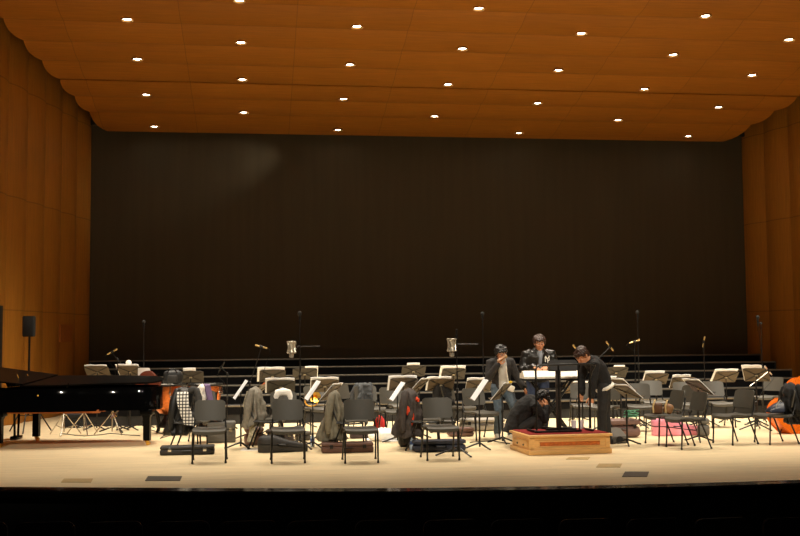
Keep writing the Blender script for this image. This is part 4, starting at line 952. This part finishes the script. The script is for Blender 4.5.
# crouching man
J = dict(spine=[(-.17, 0, .29), (-.13, 0, .42), (-.02, 0, .57), (.09, 0, .655), (.16, 0, .685)], w=[.165, .155, .165, .165, .07], d=[.12, .12, .125, .11, .065], xd=[(0, 1, 0)]*5,
    head=(.245, -.01, .70), headrot=Matrix.Rotation(R(84), 3, 'Z') @ Matrix.Rotation(R(48), 3, 'X'),
    shL=(.09, -.19, .62), elL=(.24, -.20, .42), wrL=(.29, -.13, .585), handL=((-.02, .25, .95), (-.7, .6, 0), (-.6, -.6, .2), 25),
    shR=(.09, .19, .62), elR=(.24, .20, .42), wrR=(.33, .10, .55), handR=((-.1, -.25, .95), (-.7, -.5, 0), (-.6, .6, .2), 25),
    hipL=(-.13, -.10, .27), knL=(.23, -.16, .44), anL=(.08, -.15, .08), footL=(1, -.15, 0), hipR=(-.13, .10, .27), knR=(.25, .15, .43), anR=(.10, .15, .08), footR=(1, .15, 0))
m3p = P(526.5, 67.2)
man3 = person('person', 'crouching person in a black top behind the podium, face in one hand', m3p, R(-4), J,
    [('trousers', mat('black_trousers', (32, 30, 29), .8, scale=30), {}), ('top', mat('black_sweater', (24, 22, 21), .9, scale=50, bump=.2), dict(low=.11, off=.026, fold=.01, name='sweater')), ('shoes', M_ebony, {})], fringe=.03, seed=14, hairL=.02)
# bending man
J = dict(spine=[(.085, .02, .88), (.075, .02, 1.0), (0, .01, 1.14), (-.09, 0, 1.235), (-.165, -.01, 1.285)], w=[.15, .14, .16, .165, .07], d=[.11, .105, .12, .105, .065], xd=[(.25, 1, 0)]*5,
    head=(-.255, -.03, 1.345), headrot=Matrix.Rotation(R(-72), 3, 'Z') @ Matrix.Rotation(R(46), 3, 'X'),
    shL=(-.10, -.20, 1.21), elL=(-.16, -.24, .95), wrL=(-.19, -.24, .74), handL=((-.02, 0, -1), (-.2, .9, 0), (-1, 0, 0), 30),
    shR=(-.13, .17, 1.23), elR=(-.20, .20, .98), wrR=(-.22, .12, .77), handR=((-.3, -.2, -.9), (.2, -.9, 0), (-1, 0, 0), 30),
    hipL=(.055, -.09, .85), knL=(.015, -.11, .46), anL=(-.0, -.10, .08), footL=(-1, -.2, 0), hipR=(.115, .09, .85), knR=(.135, .09, .46), anR=(.16, .09, .08), footR=(-1, .1, 0))
m4p = P(599.5, 66.6)
man4 = person('person', 'person in black sweater and black trousers bending over behind the podium right corner', m4p, R(0), J,
    [('trousers', mat('black_trousers', (32, 30, 29), .8, scale=30), {}), ('top', mat('black_sweater', (24, 22, 21), .9), dict(low=.02, off=.02, fold=.007, name='sweater')), ('shoes', M_ebony, {})], fringe=.05, hair=M_hairbr, seed=21)
bm = bmesh.new(); torso(bm, [(.118, .02, .842), (.108, .02, .862), (.096, .02, .89)], [.215, .236, .222], [.140, .152, .138], [(.25, 1, 0)]*3); obj('shirt_hem', bm, M_shell, man4, 'white shirt hem showing under the sweater')
ph = thing('paper_cup', 'white paper cup in the hanging hand of the bending person', 'cup', m4p+V(-.195, -.215, .585))
bm = bmesh.new(); lathe(bm, [(.028, 0), (.037, .095), (.038, .10), (.034, .098), (.026, .004)], 18); obj('cup', bm, M_paper, ph)

# ================================================================== CLOTHES ON CHAIRS
def mound(name, label, cat, ch, m, w_, ztop, zlow, ry0, ry1, seed, front=True, sleeves=True, cy0=.275, yoff=0.0, amp=.03, dx=0.0, lean=0.0, group='clothes on the chairs'):
    """a coat hung over a chair back: closed folded cloth, narrow at the top, hem below"""
    t = thing(name, label, cat, ch.location, ch.rotation_euler.z, group)
    rnd = random.Random(seed); n = 72; K = 26; rings = []
    ph1, ph2 = rnd.uniform(0, 6), rnd.uniform(0, 6)
    for k in range(K+1):
        f = k/K; z = ztop-(ztop-zlow)*f
        sh = min(1, math.sqrt(f*5)+.12)
        rx_ = w_/2*(.62+.38*f**.5)*sh; ry = (ry0+(ry1-ry0)*f)*min(1, sh+.1)
        cy = cy0+yoff*f
        if z < .50: cy += min(1, (.50-z)/.1)*max(0, ry-.05-(cy-.275))*(.2 if cy0 < .27 else 1)
        ring = []
        for i in range(n):
            a = 2*PI*i/n; fold = amp*f*(math.sin(5*a+ph1+1.5*f)+.6*math.sin(9*a+ph2-2*f)+.4*math.sin(15*a+ph1*2))
            nn = noise.noise(V(math.cos(a)*2.2, math.sin(a)*2.2, z*5+seed))*.022*min(1, f*4)
            hem = (noise.noise(V(math.cos(a)*1.5, math.sin(a)*1.5, seed+9))*.07) if k >= K-2 else 0
            q = 1+(fold+nn)/max(.08, (rx_+ry)/2)
            ring.append(V(dx*f+rx_*math.cos(a)*q, cy+ry*math.sin(a)*q, z+hem*(1 if k == K else .5)))
        rings.append(ring)
    bm = bmesh.new(); loft(bm, rings); b = obj('cloth', bm, m, t, ang=180); vary(b, .022, 9, seed); vary(b, .010, 24, seed+2)
    if sleeves:
        for sx in (-1, 1):
            bm = bmesh.new(); x = sx*w_*.46; y = cy0+ry0*.4+yoff*.2
            pts = [(x*.75, y, ztop-.06), (x*1.05, y+.03, ztop-.2), (x*1.12+rnd.uniform(-.02, .02), y+.05, ztop-.38), (x*1.08+rnd.uniform(-.03, .03), y+.06+rnd.uniform(-.02, .02), max(zlow, ztop-.58))]
            capsule(bm, pts, [.05, .062, .055, .045], 14); sl = obj('sleeve', bm, m, t); vary(sl, .012, 16, seed)
    return t
mound('coat', 'puffy black coat over the chair left of the front row, under a checked scarf', 'coat', chHound, mat('coat_black_shiny', (26, 26, 26), .5, scale=14, var=.3), .38, .93, .24, .15, .19, 3, yoff=.0, amp=.02, cy0=.11)
mound('jacket', 'grey jacket over the chair at the violin shaped case, left of the second front chair', 'jacket', chGrey, mat('cloth_grey', (128, 122, 110), .85, scale=22, var=.18, bump=.2), .40, .91, .34, .09, .16, 5, yoff=-.03, amp=.03, cy0=.20)
mound('jacket', 'long olive grey jacket hanging left of the third front chair', 'jacket', chOlive, mat('cloth_olive', (112, 106, 90), .8, scale=18, var=.18, bump=.2), .44, .87, .16, .07, .20, 8, yoff=.04, amp=.04, cy0=.22)
mound('jacket', 'dark jacket with orange lining hanging behind the bottle, left of the fourth front chair', 'jacket', chOrange, mat('cloth_dark_brown', (62, 54, 50), .8, scale=20, var=.25, bump=.2), .46, .885, .20, .11, .20, 12, yoff=.0, amp=.04, cy0=.22)
mound('suit_jacket', 'dark blue grey suit jacket over a chair behind the third front chair', 'jacket', chSuit, mat('cloth_suit', (60, 62, 64), .8, scale=40), .36, .87, .45, .07, .12, 15, amp=.04)
mound('coat', 'black coat over the chair behind the tall condenser microphone stand', 'coat', chCoat, mat('cloth_black', (30, 28, 27), .9, scale=30), .42, .90, .35, .07, .14, 17, amp=.03)
mound('coat', 'black coat draped over the folding chair in front of the orange bass', 'coat', fc, mat('cloth_jet', (17, 16, 16), .85, scale=26, bump=.2), .46, .90, .30, .09, .19, 21, yoff=.02, amp=.04)
sc1 = mound('garment', 'white garment with purple band over the chair behind the leftmost front chair', 'garment', chScarf, mat('cloth_white', (236, 230, 220), .85, scale=20, var=.05), .20, .91, .50, .05, .08, 25, sleeves=False, amp=.015, dx=-.04)
bm = bmesh.new(); loft(bm, [[V(.02+.5*(.9-z)*.35, .275-.03-.16*max(0, (.93-z))-.05*(k > 0), z), V(.11+.5*(.9-z)*.35, .275-.03-.14*max(0, (.93-z))-.05*(k > 0), z), V(.10+.3*(.9-z)*.3, .33, z), V(.03+.3*(.9-z)*.3, .33, z)] for k, z in enumerate([.912, .895, .86, .80, .74, .68, .62])]); obj('band', bm, mat('cloth_purple', (112, 92, 128), .85), sc1, 'purple band')
# folded white garment: an arch over the chair back
wg = thing('garment', 'thick white folded garment arched over a chair behind the second front chair', 'garment', chWhite.location, chWhite.rotation_euler.z, 'clothes on the chairs')
bm = bmesh.new(); capsule(bm, [(-.115, .27, .64), (-.12, .27, .72), (-.085, .272, .785), (0, .275, .805), (.085, .272, .785), (.12, .27, .72), (.125, .26, .64)], [.045, .054, .058, .058, .058, .054, .045], 16); o = obj('cloth', bm, mat('cloth_white', (236, 230, 220), .85), wg); vary(o, .016, 14, 5)
bm = bmesh.new(); capsule(bm, [(-.05, .285, .735), (0, .28, .72), (.05, .285, .735)], [.03, .036, .03]); obj('lining', bm, mat('cloth_dark_red', (72, 30, 26), .85), wg, 'dark red lining')
# orange lining pieces of the jacket
oj = [o for o in bpy.data.objects if o.get('label', '').startswith('dark jacket with orange')][0]
IR = Matrix.Rotation(-oj.rotation_euler.z, 3, 'Z')
def toward(o, px, py, d):                         # local point of o that shows at (px, py), d metres nearer than o's base
    q = P(px, 68.5); Y = o.location.y+.02-d; dd = ray(px, py); w_ = EYE+dd*(Y/dd.y); return Matrix.Rotation(-o.rotation_euler.z, 3, 'Z') @ (w_-Vector(o.location))
for a, b, r_ in (((407.5, 408), (411, 418), .05), ((412, 414), (410.5, 424), .045), ((417, 398), (418, 401), .03)):
    bm = bmesh.new(); p, q = toward(oj, *a, .15), toward(oj, *b, .16); capsule(bm, [p, (p+q)/2+V(0, 0, 0), q], [r_*.7, r_, r_*.7], 12); o = obj('lining', bm, mat('cloth_orange_red', (214, 66, 26), .8), oj, 'orange red lining'); vary(o, .012, 18, 3)
# checked scarf over the black coat
M_check = boards_mat('check_cloth', (238, 234, 226), .9, (1, 1, 1), (.046, .046), 1.0, .03, .02, .1, (0, 2), .0075, 0.0)
scf = thing('scarf', 'black and white checked scarf hanging over the black coat', 'scarf', chHound.location, 0)
pts = []
for px, py, d in ((182, 390.5, .06), (182, 392.5, .18), (182, 398, .235), (183.5, 406, .25), (186, 414, .255), (188.5, 421, .26), (190, 425, .26)):
    Y = chHound.location.y-d; dd = ray(px, py); pts.append(EYE+dd*(Y/dd.y)-Vector(chHound.location))
rings = [[p+V(-.085, .0, .01), p+V(-.02, -.018, 0), p+V(.05, -.012, -.01), p+V(.09, .01, -.015), p+V(.09, .022, -.015), p+V(.0, .0, 0), p+V(-.085, .012, .01)] for p in pts]
bm = bmesh.new(); loft(bm, rings); obj('cloth', bm, M_check, scf)
hb = thing('hood', 'round dark fur hood lying on the black coat by the checked scarf', 'hood', chHound.location, 0)
cpx = EYE+ray(193.5, 402)*((chHound.location.y-.1)/ray(193.5, 402).y)-Vector(chHound.location)
bm = bmesh.new(); capsule(bm, [cpx+V(.10*math.cos(a)*.75, .05*math.sin(a), .19*math.sin(a)) for a in [R(-100+20*k) for k in range(12)]], [.05]*12, 12); o = obj('cloth', bm, mat('hood_dark_grey', (58, 56, 54), .8, scale=30), hb); vary(o, .02, 14, 2)
# patterned scarf hanging on the grey jacket chair
ls = thing('scarf', 'pale patterned lace scarf hanging at the left of the grey jacket', 'scarf', chGrey.location, 0)
pts = []
for px, py, d in ((250, 391, -.02), (248, 396, .02), (247, 404, .03), (248, 413, .05), (251, 422, .08), (253, 432, .08), (250.5, 442, .06)):
    Y = chGrey.location.y-.02-d; dd = ray(px, py); pts.append(EYE+dd*(Y/dd.y)-Vector(chGrey.location))
rings = [[p+V(-.05+.012*math.sin(k*2), .0, 0), p+V(.0, -.018, .0), p+V(.045, .005, 0), p+V(.0, .016, 0)] for k, p in enumerate(pts)]
bm = bmesh.new(); loft(bm, rings); obj('cloth', bm, mat('lace_scarf', (176, 166, 140), .9, scale=40, var=.6), ls)

# ================================================================== CASES, BAGS, BOTTLES ON THE FLOOR
def case(name, label, px, s, w_, d_, h_, m, rz=0, bev=.02, latch=None, handle=True, group='instrument cases'):
    p = P(px, s); t = thing(name, label, 'case', (p.x, p.y+d_/2, 0), R(rz), group)
    bm = bmesh.new(); box(bm, (0, 0, h_*.31+.003), (w_, d_, h_*.62), bev=bev, seg=3); obj('base', bm, m, t)
    bm = bmesh.new(); box(bm, (0, 0, h_*.82), (w_*.998, d_*.995, h_*.36), bev=bev, seg=3); obj('lid', bm, m, t)
    if latch:
        for x in (-.32, .32):
            bm = bmesh.new(); box(bm, (x*w_, -d_/2-.004, h_*.62), (.05, .012, .055), bev=.004); obj('latch', bm, latch, t)
    if handle:
        bm = bmesh.new(); tube(bm, [(-.07, -d_/2+.004, h_*.5), (-.06, -d_/2-.03, h_*.5), (.06, -d_/2-.03, h_*.5), (.07, -d_/2+.004, h_*.5)], .009); obj('handle', bm, M_tubeblk, t)
    return t
M_cblk = mat('case_black', (36, 33, 31), .6, scale=40, bump=.15); M_cgrey = mat('case_grey', (88, 85, 80), .6, scale=40); M_cbrown = mat('case_brown', (88, 58, 46), .65, scale=30, bump=.15)
M_cnavy = mat('case_navy', (38, 42, 56), .75, scale=40, bump=.15); M_cmar = mat('case_maroon', (58, 40, 38), .6); M_cmauve = mat('case_mauve', (112, 84, 76), .6, scale=20); M_csil = mat('case_silver', (158, 152, 142), .5, scale=16); M_pink = mat('case_pink', (250, 158, 182), .4, scale=8, var=.05, coat=.3)
case('violin_case', 'long black case with silver latches before the checked scarf chair', 187, 71, .76, .26, .125, M_cblk, 1, latch=M_chrome)
case('trunk', 'dark grey trunk behind the leftmost front chair', 221, 63.5, .45, .30, .33, M_cgrey, 2, latch=M_boss)
case('violin_case', 'flat brown case under the third front chair', 348, 70.5, .74, .25, .145, M_cbrown, 0, latch=M_tubeblk)
case('violin_case', 'dark maroon case lying behind the flat brown case', 369, 61.5, .60, .24, .15, M_cmar, 0, handle=False)
case('violin_case', 'navy blue soft case under the fourth front chair', 440.5, 70.5, .76, .26, .17, M_cnavy, 0, .05)
case('flute_bag', 'small mauve brown bag on the floor left of the white slanted sheet post', 462, 61, .42, .28, .14, M_cmauve, 4, .05, handle=False)
case('keyboard_case', 'long silver grey case on the floor behind the stands left of the podium', 484, 57.5, .80, .30, .22, M_csil, 0, .05, latch=M_tubeblk)
case('grey_case', 'grey case behind the navy case and fourth front chair', 443, 57, .50, .26, .17, M_cgrey, 0, .05, handle=False)
case('viola_case', 'wide mauve brown case behind the wedge speaker right of the podium', 623.5, 62.5, .62, .32, .30, M_cmauve, -2, .08, latch=M_tubeblk)
case('cello_case', 'upright mauve brown case left of the black violin shaped case', 254, 65.5, .30, .22, .29, M_cmauve, 5, .06, handle=False)
case('accordion_case', 'dark mauve case behind the black violin shaped case', 280, 65, .44, .22, .24, mat('case_dark_mauve', (78, 66, 60), .6), 0, .05, latch=M_boss)
case('grey_case', 'low grey case at the foot of the white garment chair', 303, 62.5, .26, .24, .14, M_cgrey, 0, .04, handle=False)
case('small_case', 'light grey upright small case right of the dark chairs group', 705.5, 62, .19, .16, .30, M_cgrey, -10, .05, handle=False)
case('black_case', 'low black case on the floor behind the piano, under its middle', 72, 53.5, .34, .3, .26, M_black, 0, .02, handle=False)
def fiddle_case(name, label, px, s, L_, h_, m, rz, flip=1, wide=.30, narrow=.13):
    p = P(px, s); t = thing(name, label, 'case', (p.x, p.y+wide/2, 0), R(rz), 'instrument cases')
    out = []
    for x, hw in ((-.5, .0), (-.49, .25), (-.46, .38), (-.40, .47), (-.30, .5), (-.18, .46), (-.06, .40), (.06, .38), (.16, .34), (.28, .26), (.40, .22), (.47, .20), (.495, .14), (.5, .0)): out.append((x*L_*flip, hw*wide))
    poly = out+[(x, -y) for x, y in out[-2:0:-1]]
    if flip < 0: poly = poly[::-1]
    hx = lambda x: .52+.48*max(0, min(1, (.42-x*flip/L_)/.70))**1.1      # the neck end is lower
    def lid_(z, f): return [V(x*(1-.02*(1-f)), y*f, max(.003, z*hx(x)) if z > .01 else z) for x, y in poly]
    bm = bmesh.new(); loft(bm, [lid_(.003, .86), lid_(.03, .96), lid_(h_*.5, 1.0)]); obj('base', bm, m, t, ang=60)
    bm = bmesh.new(); loft(bm, [lid_(h_*.5, 1.0)]+[[V(x*q, y*q, (h_*.5+h_*.5*u_)*hx(x)) for x, y in poly] for q, u_ in ((1.0, .45), (.96, .75), (.86, .93), (.6, 1.0))]); obj('lid', bm, m, t, ang=60)
    bm = bmesh.new(); tube(bm, [lid_(h_*.5, 1.004)[i] for i in range(len(poly))]+[lid_(h_*.5, 1.004)[0]], .007, 6); obj('seam', bm, M_tubeblk, t)
    bm = bmesh.new(); tube(bm, [(-.07, -wide*.42, h_*.5), (-.05, -wide*.42-.04, h_*.5), (.05, -wide*.42-.04, h_*.5), (.07, -wide*.42, h_*.5)], .009); obj('handle', bm, M_tubeblk, t)
    return t
fiddle_case('violin_case', 'black violin shaped case lying behind the second front chair', 283, 70, .72, .24, M_cblk, -2)
fiddle_case('violin_case', 'bright pink tapered violin case under the dark chairs at right', 679, 61.5, .78, .31, M_pink, -2)
# wedge monitor
pw = P(616, 66); wm = thing('stage_monitor', 'dark wedge shaped stage monitor on the floor right of the podium', 'loudspeaker', (pw.x, pw.y+.15, 0), R(12))
bm = bmesh.new(); loft(bm, [[V(x, -.17, 0), V(x, -.16, .10), V(x, .05, .22), V(x, .17, .22), V(x, .17, 0)] for x in (-.15, .17)]); bmesh.ops.bevel(bm, geom=bm.edges[:], offset=.01, segments=2, affect='EDGES'); obj('cabinet', bm, mat('monitor_grey', (74, 68, 58), .7, scale=80), wm)
bm = bmesh.new(); lathe(bm, [(.01, 0), (.055, .0), (.06, .006), (.01, .008)], 24, (.02, -.166, .055), Matrix.Rotation(R(88), 3, 'X')); obj('port', bm, M_black, wm)
# bag with brown leather on the chair above the pink case
bg = thing('handbag', 'brown leather bag with two pale handles on the chair seat above the pink case', 'bag', Vector(chP1.location)+V(-.03, .0, .452), R(-20))
bm = bmesh.new(); box(bm, (-.07, 0, .085), (.15, .13, .17), bev=.03, seg=3); obj('body', bm, mat('leather_brown', (92, 58, 30), .5, scale=20, var=.25), bg)
bm = bmesh.new(); box(bm, (.09, .0, .08), (.14, .12, .15), Matrix.Rotation(R(20), 3, 'Y'), .04, 3); obj('pocket', bm, mat('leather_tan', (140, 98, 58), .5, scale=20, var=.3), bg)
for x in (-.13, .05):
    bm = bmesh.new(); tube(bm, [(x, -.07, .02), (x-.005, -.085, .12), (x+.02, -.05, .2), (x+.03, .03, .2)], .011); obj('strap', bm, mat('strap_pale', (206, 176, 120), .6), bg)
# dark blue bag on the folding chair
b2 = thing('bag', 'dark blue shiny bag on the folding chair seat under the black coat', 'bag', Vector(fc.location)+Matrix.Rotation(fc.rotation_euler.z, 3, 'Z') @ V(0, .03, .46), R(0))
bm = bmesh.new(); loft(bm, [[V(-.13, -.1, 0), V(.10, -.1, 0), V(.10, .1, 0), V(-.13, .1, 0)], [V(-.12, -.09, .05), V(.10, -.1, .1), V(.10, .1, .1), V(-.12, .09, .05)], [V(.0, -.05, .14), V(.09, -.07, .17), V(.09, .07, .17), V(.0, .05, .14)]]); bmesh.ops.bevel(bm, geom=bm.edges[:], offset=.015, segments=2, affect='EDGES'); obj('body', bm, mat('bag_blue', (44, 48, 62), .35), b2)
bm = bmesh.new(); tube(bm, [(-.05, -.1, .08), (-.02, -.11, .14), (.03, -.09, .19), (.06, -.07, .17)], .008); obj('strap', bm, M_csil, b2)
# red bag, papers, backpack, green cables
pr = P(380, 57); rb = thing('bag', 'small red cloth bag hanging under the chair right of the suit jacket', 'bag', (pr.x, pr.y, .0))
bm = bmesh.new(); loft(bm, [[V(.11*q*math.cos(a)*(1+.12*math.sin(3*a)), .07*q*math.sin(a), z) for a in [2*PI*k/20 for k in range(20)]] for z, q in ((.003, .9), (.05, 1.05), (.14, .95), (.22, .6), (.27, .25), (.28, .1))]); obj('body', bm, mat('cloth_red', (196, 40, 40), .8), rb)
bm = bmesh.new(); tube(bm, [(-.02, 0, .27), (-.03, 0, .34), (.02, 0, .36), (.02, 0, .27)], .007); obj('strap', bm, mat('cloth_red', (196, 40, 40), .8), rb)
pz = P(386, 62.5)
for k, (dx, dy, w_, rz, lab) in enumerate(((-.12, 0, .42, 8, 'white sheet spread on the floor right of the maroon case'), (.22, .12, .36, -15, 'white sheet on the floor behind the crumpled plastic bag'), (.05, -.22, .32, 20, 'white sheet on the floor nearest the flat brown case end'))):
    bm = bmesh.new(); box(bm, (0, 0, .012), (w_, .30, .02), bev=.004); o = obj('paper_stack', bm, M_paper); o.location = (pz.x+dx, pz.y+dy, 0); o.rotation_euler = (0, 0, R(rz)); tag(o, lab, 'papers', 'white papers on the floor')
pw2 = P(385, 63); o = tag(obj('white_bag', vb := bmesh.new(), M_paper), 'x', 'bag') if False else None
wb = thing('plastic_bag', 'crumpled white plastic bag on the floor below the red bag', 'bag', (pw2.x, pw2.y, 0))
bm = bmesh.new(); ellipsoid(bm, (0, 0, .09), (.27, .15, .11), n=32); o = obj('body', bm, mat('plastic_white', (244, 240, 232), .5), wb); vary(o, .05, 9, 7)
for v in o.data.vertices: v.co.z = max(.003, v.co.z)
bp_ = P(410, 67.5); bk = thing('backpack', 'black soft bag on the floor under the orange lined jacket', 'bag', (bp_.x-.02, bp_.y+.2, 0))
bm = bmesh.new(); box(bm, (0, 0, .11), (.26, .2, .21), bev=.06, seg=3); o = obj('body', bm, M_cblk, bk); vary(o, .02, 9, 4)
bm = bmesh.new(); tube(bm, [(-.06, -.1, .05), (-.07, -.13, .14), (-.03, -.1, .21)], .012); tube(bm, [(.06, -.1, .05), (.07, -.13, .14), (.03, -.1, .21)], .012); obj('strap', bm, M_tubeblk, bk)
def bottle(px, s, label, h_=.22):
    p = P(px, s); t = thing('water_bottle', label, 'bottle', p, 0, 'water bottles on the floor')
    bm = bmesh.new(); r_ = .032; lathe(bm, [(r_*.8, 0), (r_, .006), (r_, h_*.30), (r_*.93, h_*.33), (r_, h_*.36), (r_, h_*.62), (r_*.8, h_*.75), (r_*.36, h_*.86), (r_*.36, h_*.9)], 20); obj('bottle', bm, mat('bottle_plastic', (186, 200, 214), .15, var=.03), t)
    bm = bmesh.new(); lathe(bm, [(r_*.3, h_*.89), (r_*.46, h_*.89), (r_*.46, h_), (r_*.3, h_)], 16); obj('cap', bm, M_shell, t)
    bm = bmesh.new(); lathe(bm, [(r_*1.0, h_*.36), (r_*1.03, h_*.365), (r_*1.03, h_*.58), (r_*1.0, h_*.585)], 20); obj('label', bm, mat('bottle_label', (70, 96, 150), .5), t)
    return t
bottle(312.5, 66.5, 'clear water bottle with blue label standing right of the second front chair')
bottle(411.5, 68.8, 'clear water bottle standing before the orange lined jacket')
# brass horn on a chair behind the stands
hn = thing('french_horn', 'small golden brass horn on the light grey chair left of the olive jacket', 'horn', Vector(chL1.location)+V(-.13, -.06, .455))
bm = bmesh.new(); tube(bm, [(.115*math.cos(a), .012*math.sin(a*.5), .128+.115*math.sin(a)) for a in [k*.35 for k in range(37)]], .012, 8); obj('tubing', bm, M_brass, hn)
bm = bmesh.new(); lathe(bm, [(.012, 0), (.02, .08), (.045, .14), (.10, .17), (.098, .172), (.04, .145), (.014, .08)], 24, (.05, -.02, .13), Matrix.Rotation(R(70), 3, 'X')); obj('bell', bm, M_brass, hn)
# green cable on the mauve case
gc = obj('cable_coil', bmesh.new(), mat('cable_green', (60, 128, 96), .5))
bm = bmesh.new(); rnd = random.Random(3); pts = []
for k in range(70):
    a = k*.55; pts.append(V(.13*math.cos(a)*(.7+.3*math.sin(k*.21)), .08*math.sin(a)*(.7+.3*math.cos(k*.17)), .012+.0016*k+.02*abs(math.sin(k*.4))))
tube(bm, pts, .008, 6); bm.to_mesh(gc.data); bm.free(); pg = P(638, 62.5); gc.location = (pg.x-.06, pg.y+.12, .302)
tag(gc, 'tangled green cable lying on the mauve case right of the podium', 'cable')
tw = thing('garment', 'white cloth thrown over the reddish bass behind the piano tail', 'cloth', (0, 0, 0))
wp = P(143, 58.5); tw.location = (wp.x, wp.y-.02, 0)
bm = bmesh.new(); z1 = zat(368, 143, 58.5)
loft(bm, [[V(-.09+.0*k, -.02, z), V(.02, -.05, z), V(.10+.02*k, -.01, z), V(.02, .02, z)] for k, z in enumerate((z1, z1-.05, z1-.12, z1-.2, z1-.3))]); o = obj('cloth', bm, mat('cloth_white', (236, 230, 220), .85), tw)
# dark backpack lying on the left timpano
tb = [o for o in bpy.data.objects if o.get('label', '').startswith('left copper')][0]
bq = thing('backpack', 'dark backpack lying on top of the left timpano', 'bag', (tb.location.x+.10, tb.location.y-.02, zat(385, 167, 57)+.012))
bm = bmesh.new(); box(bm, (0, 0, .12), (.34, .22, .235), bev=.08, seg=3); o = obj('body', bm, mat('bag_black', (15, 14, 14), .6, scale=20, var=.3), bq); vary(o, .03, 8, 11)
for v in o.data.vertices: v.co.z = max(.002, v.co.z)
bm = bmesh.new(); box(bm, (.0, -.115, .10), (.17, .05, .13), bev=.02); obj('pocket', bm, mat('bag_grey', (38, 34, 30), .6), bq)
bm = bmesh.new(); tube(bm, [(-.1, -.1, .2), (-.05, -.12, .27), (.03, -.12, .27), (.08, -.1, .2)], .012); obj('strap', bm, M_tubeblk, bq)
# cables on the floor
def cable(pts, label, r_=.007):
    bm = bmesh.new(); q = []
    pp = [fl(*p) for p in pts]
    for i in range(len(pp)-1):
        for t in range(6):
            f = t/6; q.append(pp[i].lerp(pp[i+1], f)+V(0, .03*math.sin((i*6+t)*1.1), r_))
    q.append(pp[-1]+V(0, 0, r_)); tube(bm, q, r_, 6); tag(obj('floor_cable', bm, M_tubeblk), label, 'cable', 'cables on the floor')
cable([(60, 434), (85, 436.5), (110, 434), (140, 436)], 'black cable on the floor under the piano')
cable([(150, 430), (165, 435), (160, 439), (178, 433)], 'black cable coiling on the floor below the left timpano')
cable([(470, 443), (490, 441), (510, 444)], 'thin black cable on the floor left of the podium')
